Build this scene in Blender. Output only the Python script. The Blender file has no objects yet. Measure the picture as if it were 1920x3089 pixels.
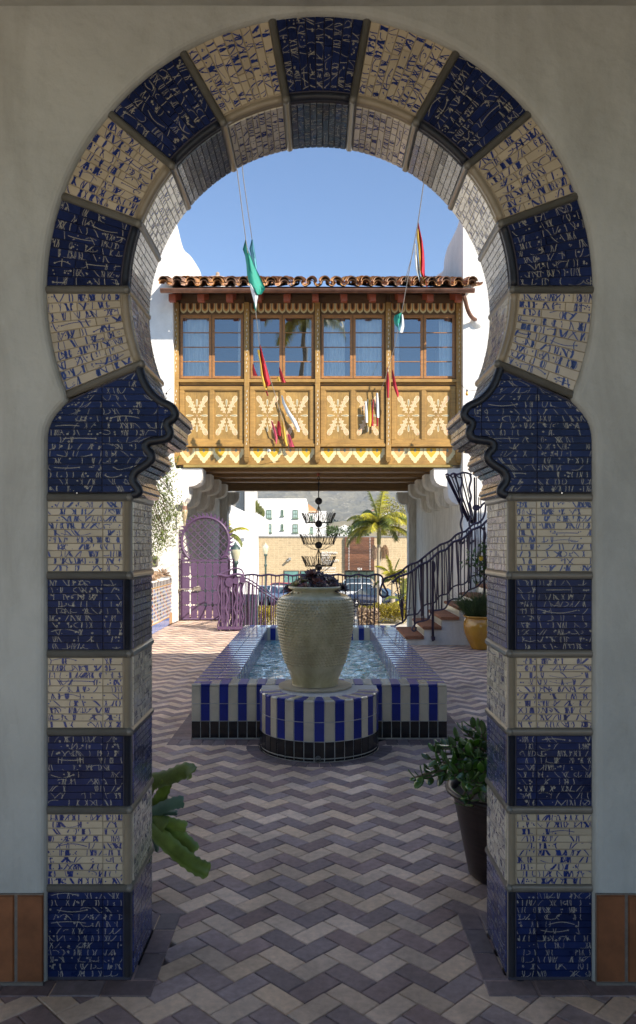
import bpy, math, random
from mathutils import Vector, Matrix, noise
random.seed(7)
R = random.random
def U(a, b): return a + (b - a) * random.random()
S = bpy.context.scene
COL = S.collection
PI = math.pi
# ------------------------------------------------------------------ camera
CAMH, FPX, HOR = 1.76, 2320.0, 1640.0
cam = bpy.data.cameras.new('camera')
camo = bpy.data.objects.new('camera', cam); COL.objects.link(camo)
camo.location = (0, 0, CAMH); camo.rotation_euler = (PI/2, 0, 0)
cam.sensor_fit = 'VERTICAL'; cam.sensor_height = 36; cam.sensor_width = 36*1920/3089
cam.lens = 36*FPX/3089; cam.shift_y = (HOR - 3089/2)/3089
cam.clip_start = .05; cam.clip_end = 12000
cam.dof.use_dof = True; cam.dof.focus_distance = 11.0; cam.dof.aperture_fstop = 6.3
S.camera = camo
# ------------------------------------------------------------------ light
SUN = Vector((.62, -.52, .588)).normalized()
w = bpy.data.worlds.new('World'); S.world = w; w.use_nodes = True
nt = w.node_tree; nt.nodes.clear()
sky = nt.nodes.new('ShaderNodeTexSky'); sky.sky_type = 'NISHITA'; sky.sun_disc = False
sky.sun_elevation = math.asin(SUN.z); sky.sun_rotation = math.atan2(SUN.x, SUN.y)
sky.altitude = 50; sky.air_density = 1.0; sky.dust_density = .0; sky.ozone_density = 4.5
bg = nt.nodes.new('ShaderNodeBackground'); bg.inputs[1].default_value = .10
ow = nt.nodes.new('ShaderNodeOutputWorld')
nt.links.new(sky.outputs[0], bg.inputs[0]); nt.links.new(bg.outputs[0], ow.inputs[0])
sl = bpy.data.lights.new('sun', 'SUN'); sl.energy = 4.7; sl.angle = math.radians(.53); sl.color = (1, .90, .76)
so = bpy.data.objects.new('sun', sl); COL.objects.link(so)
so.rotation_euler = (-SUN).to_track_quat('-Z', 'Y').to_euler()
S.view_settings.view_transform = 'Standard'; S.view_settings.look = 'None'
S.view_settings.gamma = 1; S.view_settings.exposure = 1.02; S.view_settings.use_curve_mapping = False
S.render.engine = 'CYCLES'
S.cycles.max_bounces = 8; S.cycles.diffuse_bounces = 5; S.cycles.glossy_bounces = 4
S.cycles.transparent_max_bounces = 12; S.cycles.volume_bounces = 0
# ------------------------------------------------------------------ materials
MATS = {}
def M(name, col, rough=.6, var=.12, scale=6, bump=.15, bscale=80, rnd=0., col2=None, metal=0, coat=0, stretch=None, spec=.5, bdist=.004, sat=0., dirt=0., dscale=1.4):
    if name in MATS: return MATS[name]
    m = bpy.data.materials.new(name); m.use_nodes = True; MATS[name] = m
    t = m.node_tree; N = t.nodes; L = t.links
    p = N['Principled BSDF']
    tc = N.new('ShaderNodeTexCoord'); mp = N.new('ShaderNodeMapping'); L.new(tc.outputs['Object'], mp.inputs[0])
    if stretch: mp.inputs['Scale'].default_value = stretch
    n1 = N.new('ShaderNodeTexNoise'); n1.inputs['Scale'].default_value = scale; n1.inputs['Detail'].default_value = 8; n1.inputs['Roughness'].default_value = .62
    L.new(mp.outputs[0], n1.inputs['Vector'])
    rp = N.new('ShaderNodeMapRange'); rp.inputs[1].default_value = .3; rp.inputs[2].default_value = .7
    L.new(n1.outputs[0], rp.inputs[0])
    mx = N.new('ShaderNodeMix'); mx.data_type = 'RGBA'
    a = [max(0, c*(1-var)) for c in col]; b = [min(1, c*(1+var)) for c in col] if col2 is None else col2
    mx.inputs['A'].default_value = (*a, 1); mx.inputs['B'].default_value = (*b, 1)
    L.new(rp.outputs[0], mx.inputs[0]); out = mx.outputs['Result']
    if rnd or sat:
        oi = N.new('ShaderNodeObjectInfo'); ge = N.new('ShaderNodeNewGeometry')
        ad = N.new('ShaderNodeMath'); ad.operation = 'ADD'; L.new(oi.outputs['Random'], ad.inputs[0]); L.new(ge.outputs['Random Per Island'], ad.inputs[1])
        fr = N.new('ShaderNodeMath'); fr.operation = 'FRACT'; L.new(ad.outputs[0], fr.inputs[0])
        hs = N.new('ShaderNodeHueSaturation'); L.new(out, hs.inputs['Color'])
        mr = N.new('ShaderNodeMapRange'); mr.inputs[3].default_value = 1-rnd; mr.inputs[4].default_value = 1+rnd; L.new(fr.outputs[0], mr.inputs[0]); L.new(mr.outputs[0], hs.inputs['Value'])
        if sat:
            m7 = N.new('ShaderNodeMath'); m7.operation = 'MULTIPLY'; m7.inputs[1].default_value = 7.31; L.new(fr.outputs[0], m7.inputs[0])
            f7 = N.new('ShaderNodeMath'); f7.operation = 'FRACT'; L.new(m7.outputs[0], f7.inputs[0])
            ms = N.new('ShaderNodeMapRange'); ms.inputs[3].default_value = 1-sat; ms.inputs[4].default_value = 1+sat; L.new(f7.outputs[0], ms.inputs[0]); L.new(ms.outputs[0], hs.inputs['Saturation'])
            mh = N.new('ShaderNodeMapRange'); mh.inputs[3].default_value = .5-sat*.045; mh.inputs[4].default_value = .5+sat*.008; L.new(f7.outputs[0], mh.inputs[0]); L.new(mh.outputs[0], hs.inputs['Hue'])
        out = hs.outputs[0]
    if dirt:
        nd = N.new('ShaderNodeTexNoise'); nd.inputs['Scale'].default_value = dscale; nd.inputs['Detail'].default_value = 9; nd.inputs['Roughness'].default_value = .68; nd.inputs['Distortion'].default_value = .4
        L.new(tc.outputs['Object'], nd.inputs['Vector'])
        md = N.new('ShaderNodeMapRange'); md.inputs[1].default_value = .38; md.inputs[2].default_value = .62; md.inputs[3].default_value = 1-dirt; md.inputs[4].default_value = 1+dirt*.25; L.new(nd.outputs[0], md.inputs[0])
        mu = N.new('ShaderNodeMix'); mu.data_type = 'RGBA'; mu.blend_type = 'MULTIPLY'; mu.inputs[0].default_value = 1; L.new(out, mu.inputs['A']); L.new(md.outputs[0], mu.inputs['B']); out = mu.outputs['Result']
    L.new(out, p.inputs['Base Color'])
    rr = N.new('ShaderNodeMapRange'); rr.inputs[3].default_value = max(.02, rough*.8); rr.inputs[4].default_value = min(1, rough*1.25)
    L.new(n1.outputs[0], rr.inputs[0]); L.new(rr.outputs[0], p.inputs['Roughness'])
    p.inputs['Metallic'].default_value = metal; p.inputs['Coat Weight'].default_value = coat; p.inputs['Coat Roughness'].default_value = .05
    p.inputs['Specular IOR Level'].default_value = spec
    if bump:
        n2 = N.new('ShaderNodeTexNoise'); n2.inputs['Scale'].default_value = bscale; n2.inputs['Detail'].default_value = 5
        L.new(mp.outputs[0], n2.inputs['Vector'])
        bp = N.new('ShaderNodeBump'); bp.inputs['Strength'].default_value = bump; bp.inputs['Distance'].default_value = bdist
        L.new(n2.outputs[0], bp.inputs['Height']); L.new(bp.outputs[0], p.inputs['Normal'])
    return m
def plaster(name, col, stain_or_light=.12, big=.5, light_streak=0.):
    m = M(name, col, rough=.85, var=.05, scale=1.3, bump=.35, bscale=7, bdist=.06, spec=.2, dirt=.12, dscale=.9)
    t = m.node_tree; N = t.nodes; L = t.links; p = N['Principled BSDF']
    tc = N.new('ShaderNodeTexCoord'); mp = N.new('ShaderNodeMapping'); mp.inputs['Scale'].default_value = (1.6, 1.6, .45 if not light_streak else .25)
    L.new(tc.outputs['Object'], mp.inputs[0])
    n = N.new('ShaderNodeTexNoise'); n.inputs['Scale'].default_value = 2.2 if not light_streak else 7; n.inputs['Detail'].default_value = 10; n.inputs['Roughness'].default_value = .7; n.inputs['Distortion'].default_value = .6
    L.new(mp.outputs[0], n.inputs['Vector'])
    r = N.new('ShaderNodeMapRange'); r.inputs[1].default_value = .45; r.inputs[2].default_value = .8; r.inputs[3].default_value = 0; r.inputs[4].default_value = stain_or_light*2
    L.new(n.outputs[0], r.inputs[0])
    mx = N.new('ShaderNodeMix'); mx.data_type = 'RGBA'; mx.inputs['B'].default_value = (col[0]*.55, col[1]*.52, col[2]*.47, 1)
    old = p.inputs['Base Color'].links[0].from_socket
    L.new(old, mx.inputs['A']); L.new(r.outputs[0], mx.inputs[0]); L.new(mx.outputs['Result'], p.inputs['Base Color'])
    return m
WALL = plaster('white_stucco', (.82, .81, .78), .10)
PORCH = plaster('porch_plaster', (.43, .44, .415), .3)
LIGHT_STREAK = plaster('light_streaked_stucco', (.84, .82, .74), .5, light_streak=1)  # streaks in the colour stand in for light reflected onto the wall
BEIGE = M('cream_glaze', (.43, .365, .265), .25, .10, 9, .12, 55, rnd=.12, coat=.1, spec=.35)
BLUE = M('cobalt_glaze', (.010, .018, .070), .28, .3, 12, .15, 60, rnd=.25, spec=.13)
SOFB = M('weathered_blue_glaze', (.035, .05, .13), .25, .5, 20, .3, 60, rnd=.45, col2=(.09, .085, .085), coat=.6, sat=.5)
SOFW = M('lit_gloss_cream_glaze', (.58, .53, .43), .2, .12, 14, .10, 60, rnd=.2, coat=.7)  # cream tile lightened to stand for light on soffit and reveals
SOFC = M('lit_gloss_cobalt_glaze', (.032, .048, .17), .2, .3, 14, .10, 60, rnd=.35, coat=.7)  # cobalt tile lightened the same way, for light on the reveals
LOBE = M('mottled_glaze', (.045, .062, .11), .25, .4, 25, .2, 60, rnd=.6, col2=(.17, .15, .14), coat=.5, sat=.7)
INKB = M('cobalt_ink', (.012, .03, .17), .25, .2, 40, 0)
INKC = M('cream_ink', (.38, .35, .27), .35, .2, 40, 0)
EDGEK = M('black_glaze_edge', (.010, .013, .022), .38, .3, 20, .1, 60, spec=.4)
EDGEB = M('taupe_glaze_edge', (.26, .215, .15), .3, .12, 14, .1, 60, coat=.2)
BAND = M('grey_band_glaze', (.135, .128, .11), .32, .15, 12, .15, 60, coat=.25)
GROUTL = M('light_grout', (.30, .25, .18), .9, .15, 30, .3, 200)
GROUTD = M('dark_grout', (.05, .045, .06), .9, .2, 30, .3, 200)
GROUTW = M('white_grout', (.48, .48, .46), .9, .12, 20, .3, 200)
TERRA = M('terracotta_floor_tile', (.20, .072, .026), .45, .35, 7, .2, 50, rnd=.12, coat=.15)
FBLUE = M('fountain_blue_tile', (.012, .024, .22), .3, .15, 8, .05, 30, rnd=.14, spec=.3)
FWHITE = M('fountain_cream_tile', (.58, .53, .41), .16, .06, 6, .05, 30, rnd=.06, coat=.8, dirt=.14, dscale=2.5)
FBLACK = M('fountain_black_tile', (.006, .006, .008), .22, .3, 8, .05, 40, coat=.3)
PAVB = M('buff_paver', (.70, .53, .39), .85, .16, 30, .7, 260, rnd=.17, sat=.10, bdist=.004, dirt=.30)
PAVG = M('grey_paver', (.335, .25, .235), .85, .22, 30, .7, 260, rnd=.2, sat=.25, bdist=.004, dirt=.28)
PAVD = M('dark_border_paver', (.19, .145, .145), .8, .25, 25, .6, 200, rnd=.22, sat=.3, bdist=.004, dirt=.3)
SAND = M('joint_sand', (.045, .040, .036), .95, .4, 60, .5, 300)
WOOD = M('ochre_stained_cedar', (.37, .215, .058), .55, .22, 5, .35, 40, rnd=.06, stretch=(1, 1, 6), bdist=.003, dirt=.25, dscale=1.1)
WOODV = M('ochre_cedar_panel', (.37, .225, .062), .55, .22, 9, .35, 40, rnd=.08, stretch=(7, 7, .6), bdist=.003, dirt=.3, dscale=2.2)
WOODD = M('brown_beam_wood', (.15, .082, .036), .6, .25, 6, .35, 40, stretch=(.7, 5, 5), bdist=.003)
CEDAR = M('orange_cedar_frame', (.33, .15, .045), .45, .22, 8, .3, 60, stretch=(1, 1, 3))
RUST = M('rust_red_wood', (.30, .065, .025), .5, .2, 8, .2, 60)
CREAM = M('cream_paint', (.78, .66, .36), .55, .06, 10, .1, 60)
ORANGE = M('orange_paint', (.62, .28, .07), .55, .15, 14, .1, 60)
YELLOW = M('yellow_paint', (.70, .40, .03), .55, .1, 14, .1, 60)
PEACH = M('peach_paint', (.68, .33, .15), .55, .22, 14, .1, 60, col2=(.80, .62, .40))
PALEC = M('pale_cream_paint', (.80, .68, .44), .55, .06, 10, .1, 60)
GREYG = M('grey_green_paint', (.25, .27, .20), .55, .3, 30, .1, 60)
DARKP = M('dark_brown_paint', (.03, .018, .012), .5, .2, 20, .1, 60)
ROOFT = M('clay_roof_tile', (.36, .155, .06), .75, .3, 9, .5, 60, rnd=.28, sat=.2, col2=(.50, .30, .16))
COPPER = M('brown_gutter_metal', (.20, .105, .075), .35, .35, 6, .1, 30, metal=.7)
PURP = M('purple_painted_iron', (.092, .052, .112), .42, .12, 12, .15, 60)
SHADED_PURP = M('shaded_purple_iron', (.030, .020, .050), .38, .2, 12, .15, 60, coat=.2)  # same purple paint, darkened in colour to stand for shade
IRON = M('black_wrought_iron', (.018, .014, .013), .5, .3, 20, .3, 60)
SOIL = M('potting_soil', (.035, .024, .016), .95, .4, 40, .6, 80)
def glassmat(name, tint, mixf, rough=.0):
    m = bpy.data.materials.new(name); m.use_nodes = True; t = m.node_tree; t.nodes.clear()
    o = t.nodes.new('ShaderNodeOutputMaterial'); g = t.nodes.new('ShaderNodeBsdfGlossy'); g.inputs['Roughness'].default_value = rough
    tr = t.nodes.new('ShaderNodeBsdfTransparent'); tr.inputs[0].default_value = (*tint, 1)
    fr = t.nodes.new('ShaderNodeFresnel'); fr.inputs[0].default_value = 1.5
    ad = t.nodes.new('ShaderNodeMath'); ad.operation = 'ADD'; ad.use_clamp = True; ad.inputs[1].default_value = mixf
    mx = t.nodes.new('ShaderNodeMixShader')
    t.links.new(fr.outputs[0], ad.inputs[0]); t.links.new(ad.outputs[0], mx.inputs[0]); t.links.new(tr.outputs[0], mx.inputs[1]); t.links.new(g.outputs[0], mx.inputs[2]); t.links.new(mx.outputs[0], o.inputs[0])
    n = t.nodes.new('ShaderNodeTexNoise'); n.inputs['Scale'].default_value = .8
    tc = t.nodes.new('ShaderNodeTexCoord'); t.links.new(tc.outputs['Object'], n.inputs['Vector'])
    b = t.nodes.new('ShaderNodeBump'); b.inputs['Strength'].default_value = .25; b.inputs['Distance'].default_value = .01
    t.links.new(n.outputs[0], b.inputs['Height']); t.links.new(b.outputs[0], g.inputs['Normal'])
    return m
GLASS = glassmat('window_glass', (.85, .9, .9), .26)
AQUA = M('aqua_glass', (.12, .26, .24), .12, .3, 2, 0, coat=.5)
def leafmat(name, col, var=.35, rough=.45, trans=.25, rnd=.25, coat=0):
    m = M(name, col, rough, var, 9, .2, 40, rnd=rnd, sat=.15, coat=coat)
    t = m.node_tree; p = t.nodes['Principled BSDF']; o = t.nodes['Material Output']
    if trans:
        tb = t.nodes.new('ShaderNodeBsdfTranslucent'); mx = t.nodes.new('ShaderNodeMixShader'); mx.inputs[0].default_value = trans
        t.links.new(p.inputs['Base Color'].links[0].from_socket, tb.inputs[0])
        t.links.new(p.outputs[0], mx.inputs[1]); t.links.new(tb.outputs[0], mx.inputs[2]); t.links.new(mx.outputs[0], o.inputs[0])
    return m
# ------------------------------------------------------------------ mesh helpers
class MB:
    def __init__(s): s.v = []; s.f = []; s.m = []; s.s = []
    def poly(s, pts, m=0, sm=False):
        i = len(s.v); s.v += [tuple(p) for p in pts]; s.f.append(tuple(range(i, i+len(pts)))); s.m.append(m); s.s.append(sm)
    def add(s, vs, fs, m=0, sm=False):
        i = len(s.v); s.v += [tuple(p) for p in vs]
        for f in fs: s.f.append(tuple(i+k for k in f)); s.m.append(m); s.s.append(sm)
    def box(s, x0, x1, y0, y1, z0, z1, m=0):
        vs = [(x, y, z) for z in (z0, z1) for y in (y0, y1) for x in (x0, x1)]
        s.add(vs, [(0, 2, 3, 1), (4, 5, 7, 6), (0, 1, 5, 4), (2, 6, 7, 3), (0, 4, 6, 2), (1, 3, 7, 5)], m)
    def cbox(s, x0, x1, y0, y1, z0, z1, c=.005, m=0):
        X = [x0, x0+c, x1-c, x1]; Y = [y0, y0+c, y1-c, y1]; Z = [z0, z0+c, z1-c, z1]
        vs = []; idx = {}
        def g(i, j, k):
            if (i, j, k) not in idx: idx[(i, j, k)] = len(vs); vs.append((X[i], Y[j], Z[k]))
            return idx[(i, j, k)]
        F = []
        for e in (0, 3):
            F += [[g(e, 1, 1), g(e, 2, 1), g(e, 2, 2), g(e, 1, 2)], [g(1, e, 1), g(2, e, 1), g(2, e, 2), g(1, e, 2)], [g(1, 1, e), g(2, 1, e), g(2, 2, e), g(1, 2, e)]]
        for a in (0, 3):
            for b in (0, 3):
                A = 1 if a == 0 else 2; B = 1 if b == 0 else 2
                F += [[g(a, B, 1), g(a, B, 2), g(A, b, 2), g(A, b, 1)], [g(a, 1, B), g(a, 2, B), g(A, 2, b), g(A, 1, b)], [g(1, a, B), g(2, a, B), g(2, A, b), g(1, A, b)]]
                for d in (0, 3):
                    D = 1 if d == 0 else 2
                    F.append([g(a, B, D), g(A, b, D), g(A, B, d)])
        s.add(vs, F, m)
    def paver(s, P, z0, z1, c=.003, m=0):          # P: 4 xy corners
        cx = sum(p[0] for p in P)/len(P); cy = sum(p[1] for p in P)/len(P); n = len(P)
        def ins(p, d):
            v = Vector((p[0]-cx, p[1]-cy)); l = max(v.length, 1e-6); v *= max(0, (l-d))/l; return (cx+v.x, cy+v.y)
        vs = [(p[0], p[1], z0) for p in P] + [(p[0], p[1], z1-c) for p in P] + [(*ins(p, c*1.6), z1) for p in P]
        F = [(i, (i+1) % n, n+(i+1) % n, n+i) for i in range(n)] + [(n+i, n+(i+1) % n, 2*n+(i+1) % n, 2*n+i) for i in range(n)] + [tuple(range(2*n, 3*n))]
        s.add(vs, F, m)
    def tube(s, pts, r=.01, n=6, m=0, closed=False, caps=True, flat=None, sm=True, up=None):
        P = [Vector(p) for p in pts]; k = len(P)
        if k < 2: return
        rs = r if isinstance(r, (list, tuple)) else [r]*k
        prev = None; rings = []
        for i in range(k):
            a = P[(i-1) % k] if (closed or i > 0) else P[i]; b = P[(i+1) % k] if (closed or i < k-1) else P[i]
            t = (b-a)
            t = t.normalized() if t.length > 1e-9 else Vector((0, 0, 1))
            if up is not None:
                u = Vector(up); u = (u - t*u.dot(t)); u = u.normalized() if u.length > 1e-6 else t.orthogonal().normalized()
            elif prev is None: u = t.orthogonal().normalized()
            else:
                u = prev - t*prev.dot(t); u = u.normalized() if u.length > 1e-6 else t.orthogonal().normalized()
            prev = u; w_ = t.cross(u)
            fa, fb = flat if flat else (1, 1)
            rings.append([P[i] + u*math.cos(2*PI*j/n+PI/n)*rs[i]*fa + w_*math.sin(2*PI*j/n+PI/n)*rs[i]*fb for j in range(n)])
        vs = [q for rg in rings for q in rg]; F = []
        for i in range(k if closed else k-1):
            i2 = (i+1) % k
            for j in range(n): F.append((i*n+j, i*n+(j+1) % n, i2*n+(j+1) % n, i2*n+j))
        if not closed and caps: F += [tuple(range(n)), tuple(range((k-1)*n, k*n))]
        s.add(vs, F, m, sm)
    def lathe(s, prof, c=(0, 0, 0), n=32, m=0, sm=True, a0=0, a1=2*PI):
        full = abs(a1-a0-2*PI) < 1e-6; cols = n if full else n+1
        vs = []; F = []
        for (r, z) in prof:
            for j in range(cols):
                a = a0+(a1-a0)*j/n; vs.append((c[0]+r*math.cos(a), c[1]+r*math.sin(a), c[2]+z))
        for i in range(len(prof)-1):
            for j in range(n):
                j2 = (j+1) % cols if full else j+1
                F.append((i*cols+j, i*cols+j2, (i+1)*cols+j2, (i+1)*cols+j))
        s.add(vs, F, m, sm)
    def ball(s, c, r, n=10, m=0, sc=(1, 1, 1)):
        vs = []; F = []; k = max(4, n//2)
        for i in range(k+1):
            for j in range(n):
                a = PI*i/k; b = 2*PI*j/n
                vs.append((c[0]+r*sc[0]*math.sin(a)*math.cos(b), c[1]+r*sc[1]*math.sin(a)*math.sin(b), c[2]+r*sc[2]*math.cos(a)))
        for i in range(k):
            for j in range(n): F.append((i*n+j, i*n+(j+1) % n, (i+1)*n+(j+1) % n, (i+1)*n+j))
        s.add(vs, F, m, True)
    def prism(s, pts, vec, m=0, cap2=True, msm=None):       # pts 3D loop, extruded along vec
        v = Vector(vec); n = len(pts); A = [Vector(p) for p in pts]
        vs = A + [p+v for p in A]
        F = [tuple(range(n))] + ([tuple(range(n, 2*n))] if cap2 else []) + [(i, (i+1) % n, n+(i+1) % n, n+i) for i in range(n)]
        s.add(vs, F, m)
    def build(s, name, mats, parent=None, kind=None):
        me = bpy.data.meshes.new(name)
        o3 = ORG.get(parent.name, Vector((0, 0, 0))) if parent else Vector((0, 0, 0))
        me.from_pydata([(x-o3.x, y-o3.y, z-o3.z) for x, y, z in s.v] if parent else s.v, [], s.f)
        for mm in (mats if isinstance(mats, (list, tuple)) else [mats]): me.materials.append(mm)
        if any(s.m): me.polygons.foreach_set('material_index', s.m)
        if any(s.s): me.polygons.foreach_set('use_smooth', s.s)
        me.update()
        o = bpy.data.objects.new(name, me); COL.objects.link(o)
        if parent: o.parent = parent; ORG[o.name] = o3
        if kind: o['kind'] = kind
        return o
ORG = {}
def thing(name, label, cat, loc=(0, 0, 0), group=None):
    o = bpy.data.objects.new(name, None); COL.objects.link(o); o.location = loc; o.empty_display_size = .1
    o['label'] = label; o['category'] = cat
    if group: o['group'] = group
    ORG[o.name] = Vector(loc); return o
def tag(o, label, cat, group=None):
    o['label'] = label; o['category'] = cat
    if group: o['group'] = group
    return o
def inst(src, name, parent, mat4):
    """a copy of a part sharing its mesh, placed by a local matrix"""
    o = bpy.data.objects.new(name, src); COL.objects.link(o); o.parent = parent; o.matrix_local = mat4; return o
def W(x, y, Y):                                       # a point of the plane at depth Y
    return Vector(((x-960)*Y/FPX, Y, CAMH-(y-HOR)*Y/FPX))
def interp(x, xs, ys):
    if x <= xs[0]: return ys[0]
    for i in range(1, len(xs)):
        if x <= xs[i]: return ys[i-1]+(ys[i]-ys[i-1])*(x-xs[i-1])/max(1e-9, xs[i]-xs[i-1])
    return ys[-1]
def resample(pts, step):
    P = [Vector(p) for p in pts]; out = [P[0]]; d = 0
    tot = sum((P[i+1]-P[i]).length for i in range(len(P)-1)); n = max(1, round(tot/step)); st = tot/n; nxt = st; acc = 0
    for i in range(len(P)-1):
        l = (P[i+1]-P[i]).length
        while nxt <= acc+l+1e-9 and len(out) < n:
            out.append(P[i].lerp(P[i+1], (nxt-acc)/max(l, 1e-9))); nxt += st
        acc += l
    out.append(P[-1]); return out
def smoothp(pts, k=4):                                 # Catmull-Rom
    P = [Vector(p) for p in pts]; out = []
    for i in range(len(P)-1):
        p0 = P[max(i-1, 0)]; p1 = P[i]; p2 = P[i+1]; p3 = P[min(i+2, len(P)-1)]
        for j in range(k):
            t = j/k; out.append(.5*((2*p1)+(p2-p0)*t+(2*p0-5*p1+4*p2-p3)*t*t+(3*p1-p0-3*p2+p3)*t**3))
    out.append(P[-1]); return out
class Pieces:
    """pieces of one kind on one thing: the first 300 become parts, the rest one part marked stuff"""
    def __init__(s, name, parent, mats, limit=300): s.name = name; s.p = parent; s.mats = mats; s.n = 0; s.lim = limit; s.rest = MB()
    def put(s, mb):
        if s.n < s.lim: mb.build(s.name, s.mats, s.p); s.n += 1
        else:
            i = len(s.rest.v); s.rest.v += mb.v; s.rest.f += [tuple(k+i for k in f) for f in mb.f]; s.rest.m += mb.m; s.rest.s += mb.s
    def end(s):
        if s.rest.v: s.rest.build(s.name+'_field', s.mats, s.p, kind='stuff')
# ================================================================== GROUND AND STREET
g = MB(); g.add([(-12, 1.2, -.035), (12, 1.2, -.035), (12, 15.75, -.035), (-12, 15.75, -.035)], [(0, 1, 2, 3)])
g.add([(-12, 15.75, -.035), (-2.1, 15.75, -.035), (-2.1, 22, -.035), (-12, 22, -.035)], [(0, 1, 2, 3)])
g.build('ground', SAND, None, 'structure')
q = MB(); q.box(-60, 60, -60, 1.9, -.2, -.012); q.box(-60, -12, 1.9, 27, -3.3, -.012); q.box(12, 60, 1.9, 27, -3.3, -.012); q.box(-12, -2.25, 22, 27, -3.3, -.012); q.build('pavement', M('tan_pavement', (.44, .37, .29), .85, .12, 3, .3, 50), None, 'structure')  # unseen part behind the camera laid pale to bounce light onto the wall
# flight of steps down to the street
st = MB()
for i in range(18):
    y0 = 15.78+i*.34; st.box(-2.1, 3.18, y0, y0+.36, -3.3, -.04-.165*(i+.3))
st.box(-2.1, 3.18, 21.9, 27.2, -3.3, -3.0)
st.box(-2.25, -2.1, 15.75, 27, -3.3, -.02)
st.build('steps_down', M('pale_concrete', (.46, .43, .37), .85, .12, 5, .3, 60), None, 'structure')
ASPH = M('asphalt', (.06, .06, .062), .9, .25, 20, .4, 60)
SIDEW = M('sidewalk_concrete', (.55, .50, .42), .85, .1, 3, .3, 50)
t = MB(); t.add([(-7000, 27, -3.02), (7000, 27, -3.02), (7000, 9000, -3.02), (-7000, 9000, -3.02)], [(0, 1, 2, 3)])
t.build('terrain', M('dry_ground', (.20, .17, .10), .95, .4, .02, 0, col2=(.10, .12, .06)), None, 'structure')
s_ = MB(); s_.box(-40, 40, 27, 50, -3.2, -2.98); s_.box(-40, 40, 66, 72, -3.2, -2.9); s_.build('sidewalk', SIDEW, None, 'structure')
s_ = MB(); s_.box(-60, 60, 50.05, 65.95, -3.3, -3.0)
s_.build('street', ASPH, None, 'structure')
ln = MB()
for i in range(14): ln.box(-20+i*3.0, -19.88+i*3.0, 60.2, 65.2, -3.0, -2.995)
ln.build('parking_line', M('road_paint', (.75, .75, .72), .7, .1, 10, 0), None, 'structure')
# mountains
mt = MB(); nx, ny = 150, 70
def hz(x, y):
    d = (y-900)/1300; d = max(0, d)
    h = 205*min(1, d)**1.1
    n = noise.fractal(Vector((x/300, y/300, 3.3)), 1.0, 2.0, 7)
    r = 1-abs(noise.noise(Vector((x/210+5, y/420, 1.7))))*1.5
    return -3.5+h*(.72+.42*r)+n*42*min(1, d*2.2)
for j in range(ny+1):
    for i in range(nx+1):
        y = 800+(j/ny)**1.2*1500; x = (-1+2*i/nx)*(500+y*.6); mt.v.append((x, y, hz(x, y)))
for j in range(ny):
    for i in range(nx):
        a = j*(nx+1)+i; mt.f.append((a, a+1, a+nx+2, a+nx+1)); mt.m.append(0); mt.s.append(True)
mm = M('chaparral', (.13, .145, .11), .95, .35, .004, .9, .03, col2=(.20, .18, .12), bdist=20)
tt = mm.node_tree; N_ = tt.nodes
n = N_.new('ShaderNodeTexNoise'); n.inputs['Scale'].default_value = .06; n.inputs['Detail'].default_value = 8; n.inputs['Roughness'].default_value = .75
tcn = N_.new('ShaderNodeTexCoord'); tt.links.new(tcn.outputs['Object'], n.inputs['Vector'])
r = N_.new('ShaderNodeMapRange'); r.inputs[1].default_value = .58; r.inputs[2].default_value = .66; tt.links.new(n.outputs[0], r.inputs[0])
mx = N_.new('ShaderNodeMix'); mx.data_type = 'RGBA'; mx.inputs['B'].default_value = (.46, .42, .33, 1)
p_ = N_['Principled BSDF']; old = p_.inputs['Base Color'].links[0].from_socket
tt.links.new(old, mx.inputs['A']); tt.links.new(r.outputs[0], mx.inputs[0]); tt.links.new(mx.outputs['Result'], p_.inputs['Base Color'])
mt.build('mountains', mm, None, 'structure')
# foothill with a dry meadow
fh = MB(); nx, ny = 60, 24
for j in range(ny+1):
    for i in range(nx+1):
        y = 420+j*16; x = -330+i*14
        h = 24*math.exp(-((x-60)/150)**2)*math.sin(min(PI, (j/ny)*PI*.9))+3*noise.fractal(Vector((x/40, y/40, 0)), 1, 2, 4)
        fh.v.append((x, y, -4+max(0, h)))
for j in range(ny):
    for i in range(nx):
        a = j*(nx+1)+i; fh.f.append((a, a+1, a+nx+2, a+nx+1)); fh.m.append(0); fh.s.append(True)
fh.build('foothill', M('dry_meadow', (.36, .29, .17), .95, .2, .05, .5, .3, col2=(.22, .20, .11), bdist=2), None, 'structure')
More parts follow.
